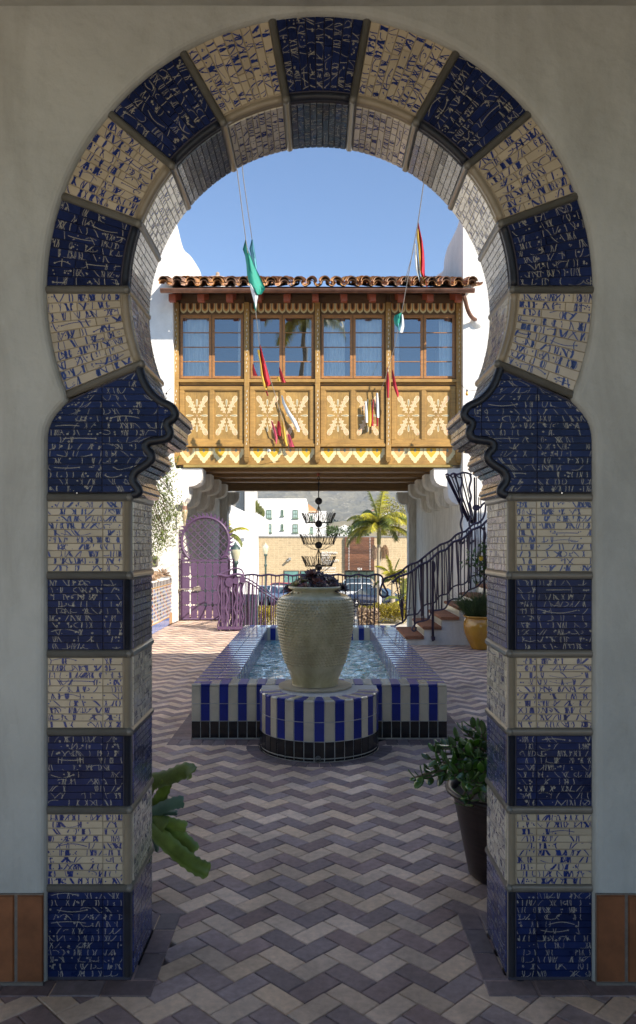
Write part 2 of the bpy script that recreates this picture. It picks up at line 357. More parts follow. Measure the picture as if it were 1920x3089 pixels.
# ================================================================== PAVED COURTYARD
pav = thing('courtyard_paving', '', 'paving'); del pav['label'], pav['category']; pav['kind'] = 'structure'
s8 = .1016; k2 = s8/math.sqrt(2); OX, OY = -.0481, 4.2396; J = .0022
def uv(u, v): return ((u-v)*k2+OX, (u+v)*k2+OY)
FX0, FX1, FY0, FY1 = -1.139, 1.162, 6.909, 11.95; CC = (.0105, 6.69); CR = .515
bl = []
for i in range(-110, 140):
    for j in range(-110, 140):
        d = (i-j) % 4
        if d == 0: c = [(i+J/s8, j+J/s8), (i+2-J/s8, j+J/s8), (i+2-J/s8, j+1-J/s8), (i+J/s8, j+1-J/s8)]; r = (i+j)//2
        elif d == 3: c = [(i+J/s8, j+J/s8), (i+1-J/s8, j+J/s8), (i+1-J/s8, j+2-J/s8), (i+J/s8, j+2-J/s8)]; r = (i+j-1)//2
        else: continue
        P = [uv(*q) for q in c]; cx = sum(p[0] for p in P)/4; cy = sum(p[1] for p in P)/4
        if cy < 1.9 or cy > 22 or cx < -3.35 or cx > 5.4: continue
        if cy > 15.7 and cx > -2.15: continue
        if 3.14 < cy < 3.5 and abs(cx-.0067) > .72: continue
        if abs(cx) > .45*cy+.3 and cy < 6: continue
        if FX0-.10 < cx < FX1+.10 and FY0-.1 < cy < FY1+.05: continue
        if (Vector((cx, cy))-Vector(CC)).length < CR+.03: continue
        if 1.56 < cx and 13.42 < cy < 16.9: continue
        bl.append((cy, P, r % 2))
bl.sort(key=lambda q: q[0])
vis = []; hid = []
for q in bl:
    px = [960+p[0]*FPX/p[1] for p in q[1]]; py = [HOR+CAMH*FPX/p[1] for p in q[1]]
    ok = q[0] > 2.75 and min(py) < 3089 and min(px) < 1915 and max(px) > 5 and (max(px) > 470 and min(px) < 1475 or q[0] < 3.05)
    (vis if ok else hid).append(q)
pc = Pieces('brick', pav, [PAVB, PAVG])
for cy, P, c in vis+hid:
    b = MB(); dz = U(-.0012, .0012); b.paver(P, -.03, dz, .0035, c); pc.put(b)
pc.end()
# border course: along the piers, round the fountain
bc = Pieces('border_brick', pav, [PAVD])
def bb(x0, x1, y0, y1, dz=.004):
    b = MB(); g_ = .0025; b.paver([(x0+g_, y0+g_), (x1-g_, y0+g_), (x1-g_, y1-g_), (x0+g_, y1-g_)], -.03, dz+U(-.001, .001), .0035); bc.put(b)
for sx in (-1, 1):
    xi = .0067+sx*.755
    a, b_ = sorted((xi, xi-sx*.10))
    y = 3.10
    while y < 3.62: bb(a, b_, y, min(y+.2, 3.66)); y += .2
    x = xi-sx*.10
    for k in range(16):
        x2 = x+sx*.2; bb(min(x, x2), max(x, x2), 2.985, 3.092); x = x2
    x = xi
    for k in range(8):
        x2 = x+sx*.2; bb(min(x, x2), max(x, x2), 3.50, 3.66); x = x2
x = FX0-.19
while x < FX1+.15:
    if not (CC[0]-CR-.06 < x+.05 < CC[0]+CR+.06): bb(x, x+.1016, FY0-.19, FY0-.004)
    x += .1016
y = FY0
while y < FY1: bb(FX0-.19, FX0-.004, y, y+.1016); bb(FX1+.004, FX1+.19, y, y+.1016); y += .1016
n_ = 20
for i in range(n_):
    a0 = PI+PI*i/n_+.004; a1 = PI+PI*(i+1)/n_-.004; r0 = CR+.006; r1 = CR+.118
    b = MB(); b.paver([(CC[0]+r0*math.cos(a0), CC[1]+r0*math.sin(a0)), (CC[0]+r1*math.cos(a0), CC[1]+r1*math.sin(a0)), (CC[0]+r1*math.cos(a1), CC[1]+r1*math.sin(a1)), (CC[0]+r0*math.cos(a1), CC[1]+r0*math.sin(a1))], -.03, .0045, .0035); bc.put(b)
bc.end()
# ================================================================== PORCH WALL AND HORSESHOE ARCH
XC, ZC, RI, RO = .0067, 2.783, .773, 1.099; YF, YB = 3.10, 3.48
SC = 748.0
def A(x, y, s=-1):                                     # photo px of the arch face, mirrored for s=+1
    return (XC+s*(965-x)/SC*1.0, CAMH-(y-HOR)/SC)
def ring(r, deg, s=-1): a = math.radians(deg); return (XC+s*r*math.sin(a), ZC+r*math.cos(a))
outer = []                                             # left half outline, bottom to top
for z in [0, .3, .6, .9, 1.2, 1.5, 1.8, 2.0, 2.12]: outer.append((-1.096, z))
for (x, y) in [(145.5, 1330), (147, 1310), (151, 1290), (160, 1268), (174, 1248), (192, 1227), (207, 1211)]: outer.append(((x-965)/SC, CAMH-(y-HOR)/SC))
for k in range(0, 41): a = math.radians(112.6-k*112.6/40); outer.append((-RO*math.sin(a), ZC+RO*math.cos(a)))
full = [(XC+x, z) for x, z in outer] + [(XC-x, z) for x, z in reversed(outer[:-1])]
wall = MB(); nO = len(full)
nor = []
for i in range(nO):
    a = Vector(full[max(i-2, 0)]); b = Vector(full[min(i+2, nO-1)]); d = (b-a).normalized(); nor.append(Vector((-d.y, d.x)))
WX, WZ = 9.0, 4.7
def outp(i):
    x, z = full[i]
    if z < 2.0: return Vector((WX*(1 if x > 0 else -1), z))
    dx = x-XC; dz = z-2.0; k = min(WX/max(abs(dx), 1e-6), (WZ-2.0)/max(dz, 1e-6)); return Vector((XC+dx*k, 2.0+dz*k))
rings = []
for off, yy in [(0, YF+.03), (.0, 3.098), (.003, 3.088), (.009, 3.078), (.018, 3.072), (.034, 3.069)]:
    rings.append([(full[i][0]+nor[i].x*off, yy, full[i][1]+nor[i].y*off if full[i][1] > .01 else 0) for i in range(nO)])
mid = []; 
for i in range(nO):
    q = Vector(full[i])+nor[i]*.034; o_ = outp(i)
    if full[i][1] <= .01: q.y = 0
    rings_ = None
    mid.append([(q.lerp(o_, f)) for f in (.02, .06, .14, .3, .6, 1)])
for f in range(6): rings.append([(mid[i][f].x, 3.068+.003*noise.noise(Vector((mid[i][f].x*1.3, mid[i][f].y*1.3, 0)))-(.001*f if f < 2 else .002), mid[i][f].y) for i in range(nO)])
for k in range(len(rings)-1):
    wall.add(rings[k]+rings[k+1], [(i, i+1, nO+i+1, nO+i) for i in range(nO-1)], 0, True)
bk0 = [(full[i][0], YB-.01, full[i][1]) for i in range(nO)]; bk1 = [(mid[i][5].x, YB-.01, mid[i][5].y) for i in range(nO)]
wall.add(bk0+bk1, [(i, i+1, nO+i+1, nO+i) for i in range(nO-1)])
wall.add(rings[0]+bk0, [(i, i+1, nO+i+1, nO+i) for i in range(nO-1)])
wt = thing('plaster_wall', 'smooth white plaster porch wall the tiled archway is cut through', 'wall', (0, 3.2, 0))
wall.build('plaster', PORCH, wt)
wg = MB(); wg.box(-9, -1.094, 3.056, 3.066, 0, .014, 0); wg.box(1.106, 9, 3.056, 3.066, 0, .014, 0)
wg.box(-9, -1.094, 3.060, 3.069, .01, .366, 0); wg.box(1.106, 9, 3.060, 3.069, .01, .366, 0); wg.build('mortar_bed', M('sandy_mortar', (.17, .145, .12), .9, .2, 40, .3, 200), wt)
tp = Pieces('terracotta_tile', wt, [TERRA])
xs = [(-1.185-.002, -1.100)]
def tt_(x0, x1):
    b = MB(); b.add([(x0, 3.060, .018), (x1, 3.060, .018), (x1, 3.060, .362), (x0, 3.060, .362), (x0+.004, 3.051, .022), (x1-.004, 3.051, .022), (x1-.004, 3.051, .358), (x0+.004, 3.051, .358)], [(4, 5, 6, 7), (0, 1, 5, 4), (1, 2, 6, 5), (2, 3, 7, 6), (3, 0, 4, 7)]); tp.put(b)
tt_(-1.196, -1.092); tt_(1.108, 1.221)
x = -1.208
for k in range(7): tt_(x-.30, x); x -= .312
x = 1.233
for k in range(7): tt_(x, x+.30); x += .312
tp.end()
# porch ceiling and the low building above
pb = thing('porch_building', 'white plastered storey above the archway with its porch ceiling', 'building', (0, 0, 3.9))
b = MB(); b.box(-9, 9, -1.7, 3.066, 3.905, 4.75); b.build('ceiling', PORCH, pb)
b = MB(); b.box(-9, 9, 3.48, 3.62, 4.55, 4.7); b.build('cornice', WALL, pb)
b = MB(); b.box(3.4, 3.7, -.95, 3.055, 0, 3.9); b.box(-4.3, -3.9, -.95, -.55, 0, 3.9); b.build('shade_wall_and_post', PORCH, pb)  # right wall unseen, added to darken that side; post at left

INKW = [BEIGE, INKB, BLUE, INKC, SOFB, LOBE, SOFW, SOFC]
def marks(mb, fr, Lm, H, kind, dens=1.0):
    """painted doodles; fr(s,t)->3D with s in 0..Lm, t in 0..H metres"""
    col = 1 if kind == 'w' else 3
    def stroke(pts, wd):
        if len(pts) < 4:
            q = [Vector(pts[0])]
            for i in range(len(pts)-1):
                a = Vector(pts[i]); b = Vector(pts[i+1]); d = b-a; n_ = Vector((-d.y, d.x))*U(-.16, .16)
                q += [a+d*.33+n_, a+d*.67+n_*U(.2, 1.2), b]
            pts = q
        for i in range(len(pts)-1):
            a = Vector(pts[i]); b = Vector(pts[i+1]); d = b-a
            if d.length < 1e-6: continue
            n = Vector((-d.y, d.x)).normalized()*wd/2
            q = [a-n, b-n, b+n, a+n]
            q = [(min(max(p.x, .001), Lm-.001), min(max(p.y, .0008), H-.0008)) for p in q]
            mb.poly([fr(*p) for p in q], col)
    def dot(x, y, r):
        x = min(max(x, r), Lm-r); y = min(max(y, r), H-r)
        if kind == 'w': mb.poly([fr(x+r*math.cos(k*PI/3+.3), y+r*math.sin(k*PI/3+.3)) for k in range(6)], col)
        else:
            for k in range(6):
                a0 = k*PI/3; a1 = a0+PI/3; q = r*.45
                mb.poly([fr(x+r*math.cos(a0), y+r*math.sin(a0)), fr(x+r*math.cos(a1), y+r*math.sin(a1)), fr(x+q*math.cos(a1), y+q*math.sin(a1)), fr(x+q*math.cos(a0), y+q*math.sin(a0))], col)
    thin = .0029 if kind == 'w' else .0012
    n = max(1, int(Lm/(.0155 if kind == 'w' else .0165)*dens*(1.25 if kind == 'w' else 1)*U(.5, 1.2)))
    if Lm > .1 and R() < (.30 if kind == 'w' else .16):
        a = U(.05, .3)*Lm; b = a+U(.4, .65)*Lm; y0 = U(.3, .7)*H; c = U(-.55, .55)*H; wd = U(.002, .0042) if kind == 'w' else .0022
        stroke([(a+(b-a)*t/6, y0+c*math.sin(PI*t/6)) for t in range(7)], wd)
        if R() < .6: dot(b, y0, U(.003, .005))
        n = n//2
    for _ in range(n):
        x = U(.003, Lm-.003); k = R(); wd = thin*U(.8, 2.0) if R() < .75 else thin*U(2, 3.6)*(1 if kind == 'w' else .5)
        if k < .20: stroke([(x, 0), (x+U(-.003, .003), H)], wd)
        elif k < .5: e_ = U(-.03, .03); c_ = U(-.35, .35); stroke([(x+e_*t/4, H*(t/4+c_*math.sin(PI*t/4)*.6)) for t in range(5)], wd)
        elif k < .57: d = U(.006, .012); stroke([(x, 0), (x+d, H)], wd); stroke([(x+d, 0), (x, H)], wd)
        elif k < .64: d = U(.006, .010); stroke([(x, H), (x+d/2, 0), (x+d, H)] if R() < .5 else [(x, 0), (x+d/2, H), (x+d, 0)], wd)
        elif k < .86:
            for _ in range(random.choice([1, 1, 2, 3])): dot(x+U(-.008, .008), U(.15, .85)*H, U(.0016, .0042)*(1.15 if kind != 'w' else 1))
        elif k < .91 and kind == 'w':
            q = [(x, H*U(.6, 1)), (x+U(.004, .009), H*.95), (x+U(.001, .005), H*U(.1, .5))]; mb.poly([fr(min(max(p[0], 0), Lm), min(max(p[1], 0), H)) for p in q], col)
        elif k < .97: rr = U(.5, 1.3)*H; a0 = U(0, 6); stroke([(x+rr*math.cos(a0+t*.45), H/2+.5*rr*math.sin(a0+t*.45)) for t in range(6)], thin*1.3)
        else: stroke([(x, 0), (x, H)], thin); stroke([(x+.003, 0), (x+.003, H)], thin)
def tile(pcs, A_, B_, C_, D_, nrm, kind, ink=None, lift=.0042, dens=1.0, base=None, gap=.0006):
    """glazed tile on the quad ABCD (AB long side), raised along nrm, with its painted marks"""
    q = [Vector(p) for p in (A_, B_, C_, D_)]; n = Vector(nrm)
    c = (q[0]+q[1]+q[2]+q[3])/4; ins = .0013
    Lm = ((q[1]-q[0]).length+(q[2]-q[3]).length)/2; H = ((q[3]-q[0]).length+(q[2]-q[1]).length)/2
    if Lm < .008 or H < .004: return
    def shr(p, d):
        ax = ((q[1]-q[0])+(q[2]-q[3])).normalized()
        ay = (q[3]-q[0])+(q[2]-q[1]); ay = (ay-ax*ay.dot(ax)).normalized(); v = p-c
        return p - ax*(d if v.dot(ax) > 0 else -d) - ay*(d if v.dot(ay) > 0 else -d)
    base_ = [shr(p, gap) for p in q]; t0 = U(0, .0009); t1 = U(0, .0009)
    top = [shr(p, gap+ins)+n*(lift+(t0 if i in (0, 3) else 0)+(t1 if i < 2 else 0)) for i, p in enumerate(q)]
    mb = MB(); mi = {'w': 0, 'b': 2, 's': 4, 'l': 5, 'W': 6, 'B': 7}[kind] if base is None else base
    mb.add(base_+top, [(4, 5, 6, 7), (0, 1, 5, 4), (1, 2, 6, 5), (2, 3, 7, 6), (3, 0, 4, 7)], mi)
    def fr(s, t):
        s /= Lm; t /= H; return top[0].lerp(top[1], s).lerp(top[3].lerp(top[2], s), t)+n*.0004
    if dens > 0: marks(mb, fr, Lm, H, 'w' if kind in 'wW' else 'b', dens)
    pcs.put(mb)
def split(Lt, big=.205, small=.1):
    c = U(.55, .75)*Lt if R() < .5 else U(.28, .45)*Lt; return c
# ---- the ring
arch = thing('horseshoe_arch', 'horseshoe arch of alternating cobalt blue and cream doodled mosaic blocks', 'arch', (XC, 3.3, 2.0))
ta = Pieces('glazed_tile', arch, INKW)
edges = [-112.6, -90, -70, -50, -30, -10, 10, 30, 50, 70, 90, 112.6]
sof = []
bw = .0315
def RP(r, deg, y): a = math.radians(deg); return Vector((XC+r*math.sin(a), y, ZC+r*math.cos(a)))
for bi in range(11):
    a0, a1 = edges[bi], edges[bi+1]; kind = 'b' if bi in (1, 3, 5, 7, 9) else 'w'
    # mortar core
    core = MB(); nn = 8; pts = [RP(RI, a0+(a1-a0)*k/nn, YF) for k in range(nn+1)]+[RP(RO+.012, a1+(a0-a1)*k/nn, YF) for k in range(nn+1)]
    vs = pts+[p+Vector((0, YB-YF, 0)) for p in pts]; m_ = len(pts)
    core.add(vs, [(k, k+1, m_-2-k, m_-1-k) for k in range(nn)], 0); core.add(vs, [(m_+k, m_+k+1, m_+m_-2-k, m_+m_-1-k) for k in range(nn)], 0)
    core.add(vs, [(k, k+1, m_+k+1, m_+k) for k in range(nn)], 0)
    core.build('mortar_bed', GROUTD if kind == 'b' else GROUTL, arch)
    nst = 9 if bi not in (0, 10) else 10
    ha = math.degrees(bw/2/((RI+RO)/2))
    for k in range(nst):
        f0 = k/nst; f1 = (k+1)/nst
        def PP(r, f, y=YF):                             # bands keep constant width: shift angle by radius
            h0 = math.degrees(bw/2/r); return RP(r, a0+h0+(a1-a0-2*h0)*f, y)
        r0, r1 = RI+.030, RO; rm = r0+split(r1-r0)
        for ra, rb in ((rm, r1), (r0, rm)):
            tile(ta, PP(ra, f0), PP(rb, f0), PP(rb, f1), PP(ra, f1), (0, -1, 0), kind, dens=1.15)
        y0, y1 = YF+.030, YB; ym = y0+split(y1-y0)
        for ya, yb in ((y0, ym), (ym, y1)):
            am = math.radians((a0+a1)/2 if False else a0+(a1-a0)*(f0+f1)/2)
            sof.append(((PP(RI, f0, ya), PP(RI, f0, yb), PP(RI, f1, yb), PP(RI, f1, ya)), (-math.sin(am), 0, -math.cos(am)), kind))
    # rounded edge tile
    e = MB(); h0 = math.degrees(bw/2/RI)
    e.tube([RP(RI+.013, a0+h0+(a1-a0-2*h0)*k/10, YF+.010) for k in range(11)], .0165, 10)
    e.build('edge_tile', EDGEK if kind == 'b' else EDGEB, arch)
for q, n_, kind in sof: tile(ta, *q, n_, 's' if kind == 'b' else 'W', dens=.9)
ta.end()
for a_ in edges[1:-1]+[-112.6, 112.6]:
    b = MB(); t_ = Vector((math.cos(math.radians(a_)), 0, -math.sin(math.radians(a_))))
    b.tube([RP(RI+.004, a_, YF-.001), RP(RO+.01, a_, YF-.001)], .0165, 8, flat=(1, .75), up=t_)
    b.tube([RP(RI+.003, a_, YF-.004), RP(RI+.003, a_, YB)], .017, 8, flat=(1, .85), up=t_)
    b.ball(RP(RI+.004, a_, YF-.0), .0175, 8)
    b.build('band', BAND, arch)
# ---- the two piers with their lobed corbels
lob = [(423, 1108), (431, 1132), (439, 1153), (451, 1174), (464.5, 1191), (488.6, 1211.6), (510, 1221), (524, 1230), (531.6, 1242.6), (532, 1255), (524, 1265), (511, 1272), (509, 1284), (515, 1296), (517, 1308), (507, 1321.7), (481.7, 1327), (455, 1331), (444, 1342), (447, 1356), (459, 1368), (462, 1380), (456, 1391), (440.4, 1404), (418, 1418), (407, 1433), (405, 1446), (409.5, 1459), (421, 1474), (423, 1484), (415, 1490), (404, 1492)]
lob = [(a+1, b) for a, b in lob]
for s in (-1, 1):
    side = 'left' if s < 0 else 'right'
    pier = thing('tiled_pier', f'tiled pier with lobed corbel carrying the {side} side of the horseshoe arch', 'pier', (XC+s*.93, 3.28, 0), 'tiled piers of the archway')
    tpz = Pieces('glazed_tile', pier, INKW)
    xo, xi = XC+s*1.096, XC+s*.7617
    z = .015; later = []; edgek = []
    for k in range(6):
        kind = 'b' if k % 2 == 0 else 'w'; rows = 12 if k == 0 else 10; hgt = .342 if k == 0 else .2833
        c = MB(); c.box(min(xo, xi), max(xo, xi), YF, YB, z-.015, z+hgt+bw, 0)
        c.build('mortar_bed', GROUTD if kind == 'b' else GROUTL, pier)
        pt = hgt/rows
        for r_ in range(rows):
            za, zb = z+r_*pt, z+(r_+1)*pt
            xa = xo; xb = xo-s*.2235; xc_ = xi+s*.030
            for p, q in ((xa, xb), (xb, xc_)):
                p_, q_ = (p, q) if p < q else (q, p)
                tile(tpz, (p_, YF, za), (q_, YF, za), (q_, YF, zb), (p_, YF, zb), (0, -1, 0), kind, dens=1.1)
            ym = YF+.03+(.14 if r_ % 2 else .22)
            for ya, yb in ((YF+.03, ym), (ym, YB)): later.append(((xi, ya, za), (xi, yb, za), (xi, yb, zb), (xi, ya, zb), kind))
        e = MB(); e.tube([(xi+s*.0135, YF+.0095, z), (xi+s*.0135, YF+.0095, z+hgt)], .0165, 10, caps=True); e.build('edge_tile', EDGEK if kind == 'b' else EDGEB, pier)
        b = MB(); zb = z+hgt+bw/2
        b.tube([(xo, YF-.001, zb), (xi+s*.004, YF-.001, zb)], .0165, 8, flat=(1, .75), up=(0, 0, 1)); b.tube([(xi+s*.003, YF-.003, zb), (xi+s*.003, YB+.01, zb)], .0175, 8, flat=(1, .85), up=(0, 0, 1)); b.ball((xi+s*.004, YF, zb), .0175, 8)
        b.build('band', BAND, pier)
        z += hgt+bw
    # corbel block
    oc = [(145.5, 1486), (145.5, 1330), (147, 1310), (151, 1290), (160, 1268), (174, 1248), (192, 1227), (211, 1206)]
    oy = [p[1] for p in reversed(oc)]; ox = [p[0] for p in reversed(oc)]
    j0, j1 = (211, 1206), (425, 1110)
    def xout(y):
        if y < 1206: return j0[0]+(y-j0[1])*(j1[0]-j0[0])/(j1[1]-j0[1])
        return interp(y, oy, ox)
    ly = [p[1] for p in lob]; lx = [p[0] for p in lob]
    def xin(y): return interp(y, ly, lx)
    core = MB(); ys = [1110+k*(1486-1110)/60 for k in range(61)]
    for dy, yy in ((0, YF), (0, YB)):
        vs = []
        for y in ys: a = A(xout(y), y, s); b_ = A(max(xin(y)-2, xout(y)), y, s); vs += [(a[0], yy, a[1]), (b_[0], yy, b_[1])]
        core.add(vs, [(2*k, 2*k+1, 2*k+3, 2*k+2) for k in range(60)])
    vs = []
    for y in ys: b_ = A(max(xin(y)-2, xout(y)), y, s); vs += [(b_[0], YF, b_[1]), (b_[0], YB, b_[1])]
    core.add(vs, [(2*k, 2*k+1, 2*k+3, 2*k+2) for k in range(60)])
    core.build('mortar_bed', GROUTD, pier)
    rows = 17; y1_ = 1485.0; ph = 21.1
    for r_ in range(rows):
        yb = y1_-r_*ph; yt = yb-ph
        cuts = [None, 310+U(-3, 3), 478, None]
        segs = [(lambda y: xout(y)+(8 if y < 1206 else 0), lambda y: 310.0), (lambda y: 310.0, lambda y: 478.0), (lambda y: 478.0, lambda y: xin(y)-13)]
        for fa, fb in segs:
            la, lb = max(fa(yb), xout(yb)+(10 if yb < 1212 else 0)), min(fb(yb), xin(yb)-13); ta_, tb_ = max(fa(yt), xout(yt)+(10 if yt < 1212 else 0)), min(fb(yt), xin(yt)-13)
            if yt < 1112: continue
            if lb-la < 3 and tb_-ta_ < 3: continue
            lb = max(lb, la); tb_ = max(tb_, ta_)
            P = [A(la, yb, s), A(lb, yb, s), A(tb_, yt, s), A(ta_, yt, s)]
            if s > 0: P = [P[1], P[0], P[3], P[2]]
            tile(tpz, *[(p[0], YF, p[1]) for p in P], (0, -1, 0), 'b', dens=.95)
    for q in later: tile(tpz, q[0], q[1], q[2], q[3], (-s, 0, 0), q[4].upper(), dens=.8)
    path = resample([Vector((*A(x, y, s), 0)) for x, y in lob], .0285)
    for k in range(len(path)-1):
        p, q = path[k], path[k+1]; d = (q-p); nn_ = Vector((-d.y, 0, d.x)).normalized()*(1 if s < 0 else -1)
        if nn_.x*(-s) < 0 and abs(nn_.x) > .3: nn_ = -nn_
        ym = YF+.03+U(.12, .25)
        for ya, yb in ((YF+.02, ym), (ym, YB)):
            tile(tpz, (p.x, ya, p.y), (p.x, yb, p.y), (q.x, yb, q.y), (q.x, ya, q.y), nn_, 'l', dens=.7, lift=.008, gap=.0022)
    tpz.end()
    e = MB(); sp = smoothp([Vector((A(x-6, y, s)[0], YF+.006, A(x-6, y, s)[1])) for x, y in lob], 3); e.tube(sp, .0185, 10); e.build('edge_tile', EDGEK, pier)
# ================================================================== FOUNTAIN
ft = thing('tiled_fountain', 'long low basin striped with blue, cream and black tiles, water inside', 'fountain', (0, 9.4, 0))
RZ = .495; P3 = .0835
body = MB()
body.box(FX0+.006, FX1-.006, FY0+.006, FY0+.30, 0, RZ-.006); body.box(FX0+.006, FX0+.37, FY0+.3, FY1-.34, 0, RZ-.006); body.box(FX1-.37, FX1-.006, FY0+.3, FY1-.34, 0, RZ-.006); body.box(FX0+.006, FX1-.006, FY1-.34, FY1-.006, 0, RZ-.006)
body.lathe([(CR-.006, 0), (CR-.006, RZ-.006), (0, RZ-.006)], (CC[0], CC[1], 0), 38, 0, False, PI, 2*PI); body.box(CC[0]-CR+.006, CC[0]+CR-.006, CC[1], FY0+.01, 0, RZ-.0065)
body.build('mortar_bed', GROUTW, ft)
FM = [FWHITE, FBLUE, FBLACK]
tf = Pieces('glazed_tile', ft, FM)
def qt(a, b, c, d, n, m, lift=.006, ins=.003, g_=.0028):
    q = [Vector(p) for p in (a, b, c, d)]; n = Vector(n).normalized(); cc = sum(q, Vector())/4
    ax = (q[1]-q[0]).normalized(); ay = (q[3]-q[0]).normalized()
    def sh(p, dd): v = p-cc; return p-ax*(dd if v.dot(ax) > 0 else -dd)-ay*(dd if v.dot(ay) > 0 else -dd)
    t0 = U(-.0006, .0006); t1 = U(-.0006, .0006)
    bs = [sh(p, g_) for p in q]; tp_ = [sh(p, g_+ins*.6)+n*(lift+(t0 if i in (0, 3) else t1)) for i, p in enumerate(q)]
    mb = MB(); mb.add(bs+tp_, [(4, 5, 6, 7), (0, 1, 5, 4), (1, 2, 6, 5), (2, 3, 7, 6), (3, 0, 4, 7)], m); tf.put(mb)
RWS = [(.012, .165, 2), (.165, .322, -1), (.322, .478, -1)]
def face(x0, x1, s):                                    # front faces either side of the drum
    x = x0; i = 0
    while (x < x1-.01) if s > 0 else (x > x1+.01):
        xn = x+s*P3; xn = min(xn, x1) if s > 0 else max(xn, x1)
        for za, zb, m in RWS: qt((min(x, xn), FY0+.006, za), (max(x, xn), FY0+.006, za), (max(x, xn), FY0+.006, zb), (min(x, xn), FY0+.006, zb), (0, -1, 0), m if m == 2 else i % 2)
        x = xn; i += 1
face(FX0, CC[0]-CR+.02, 1); face(FX1, CC[0]+CR-.02, -1)
ND = 19
def CP(r, a, z): return (CC[0]+r*math.cos(a), CC[1]+r*math.sin(a), z)
for i in range(ND):
    a0 = PI+PI*i/ND; a1 = PI+PI*(i+1)/ND; am = (a0+a1)/2; m = (i+1+ (ND//2)) % 2; m = 1 if (i-ND//2) % 2 == 0 else 0
    for za, zb, mm_ in RWS: qt(CP(CR-.006, a0, za+.0 if mm_ != 2 else .03), CP(CR-.006, a1, za if mm_ != 2 else .03), CP(CR-.006, a1, zb), CP(CR-.006, a0, zb), (math.cos(am), math.sin(am), 0), 2 if mm_ == 2 else m)
    qt(CP(CR-.006, a0, .004), CP(CR-.006, a1, .004), CP(CR-.006, a1, .028), CP(CR-.006, a0, .028), (math.cos(am), math.sin(am), 0), 2)
    qt(CP(.335, a0, RZ-.006), CP(CR-.004, a0, RZ-.006), CP(CR-.004, a1, RZ-.006), CP(.335, a1, RZ-.006), (0, 0, 1), m)
# rim: stepped corners
def rim(x0, x1, y0, y1, m): qt((x0, y0, RZ-.006), (x1, y0, RZ-.006), (x1, y1, RZ-.006), (x0, y1, RZ-.006), (0, 0, 1), m)
RD = .30
for s in (-1, 1):
    E = FX0 if s < 0 else FX1
    def rx(a, b, y0, y1, m):
        xa, xb = E-s*a, E-s*b; rim(min(xa, xb), max(xa, xb), y0, y1, m)
    j = 0; y = FY0+.004
    while y < FY1-.36:
        wdt = min(.375, (j+1)*P3); yn = y+P3
        if wdt > .2: rx(.004, .004+wdt*.5, y, yn, j % 2); rx(.004+wdt*.5, wdt, y, yn, j % 2)
        else: rx(.004, wdt, y, yn, j % 2)
        if 0 < j < 4: rx(j*P3, (j+1)*P3, FY0+.004, FY0+.004+j*P3, j % 2)
        y = yn; j += 1
    x = 4
    while x*P3 < 1.2:
        a = x*P3; b_ = min((x+1)*P3, 1.15)
        if b_ > a: rx(a, b_, FY0+.004, FY0+RD, x % 2)
        x += 1
x = FX0
i = 0
while x < FX1-.02:
    rim(x, x+P3-.0003, FY1-.34, FY1-.004, i % 2)
    qt((x, FY1-.34, .30), (x+P3, FY1-.34, .30), (x+P3, FY1-.34, RZ-.01), (x, FY1-.34, RZ-.01), (0, -1, 0), i % 2); x += P3; i += 1
y = FY0+.3; i = 0
while y < FY1-.35:
    for s, xx in ((1, FX0+.37), (-1, FX1-.37)):
        qt((xx, y, .30), (xx, y+P3, .30), (xx, y+P3, RZ-.01), (xx, y, RZ-.01), (s, 0, 0), i % 2)
        xo_ = FX0+.006 if s > 0 else FX1-.006
        qt((xo_, y, .165), (xo_, y+P3, .165), (xo_, y+P3, .478), (xo_, y, .478), (-s, 0, 0), i % 2); qt((xo_, y, .012), (xo_, y+P3, .012), (xo_, y+P3, .165), (xo_, y, .165), (-s, 0, 0), 2)
    y += P3; i += 1
tf.end()
nose = MB()
for (xa, xb) in ((FX0+.004, CC[0]-CR), (CC[0]+CR, FX1-.004)):
    n = int(abs(xb-xa)/P3)+1
    for i in range(n):
        a = (xa+i*P3) if xa < 0 else (xb-(i+1)*P3); b_ = a+P3-.004
        a = max(a, xa); b_ = min(b_, xb)
        if b_ > a: nose.tube([(a, FY0+.013, RZ-.012), (b_, FY0+.013, RZ-.012)], .0155, 8, i % 2)
for i in range(ND):
    a0 = PI+PI*i/ND+.006; a1 = PI+PI*(i+1)/ND-.006; m = 1 if (i-ND//2) % 2 == 0 else 0
    nose.tube([CP(CR-.014, a0+(a1-a0)*k/3, RZ-.012) for k in range(4)], .0155, 8, m)
nose.build('bullnose_trim', FM, ft)
# basin lining, water
b = MB(); b.box(FX0+.37, FX1-.37, FY0+.3, FY1-.34, .02, .03); b.build('basin_floor', M('basin_floor_tile', (.10, .30, .32), .4, .2, 6, .1), ft)
wm = bpy.data.materials.new('rippled_water'); wm.use_nodes = True; t = wm.node_tree; p = t.nodes['Principled BSDF']
p.inputs['Base Color'].default_value = (.03, .13, .15, 1); p.inputs['Roughness'].default_value = .03; p.inputs['IOR'].default_value = 1.33
p.inputs['Specular IOR Level'].default_value = .9; p.inputs['Coat Weight'].default_value = 1; p.inputs['Coat Roughness'].default_value = .02
tc = t.nodes.new('ShaderNodeTexCoord'); mp = t.nodes.new('ShaderNodeMapping'); mp.inputs['Scale'].default_value = (1, 1.6, 1); t.links.new(tc.outputs['Object'], mp.inputs[0])
n1 = t.nodes.new('ShaderNodeTexNoise'); n1.inputs['Scale'].default_value = 9; n1.inputs['Detail'].default_value = 3; n1.inputs['Distortion'].default_value = 1.2; t.links.new(mp.outputs[0], n1.inputs['Vector'])
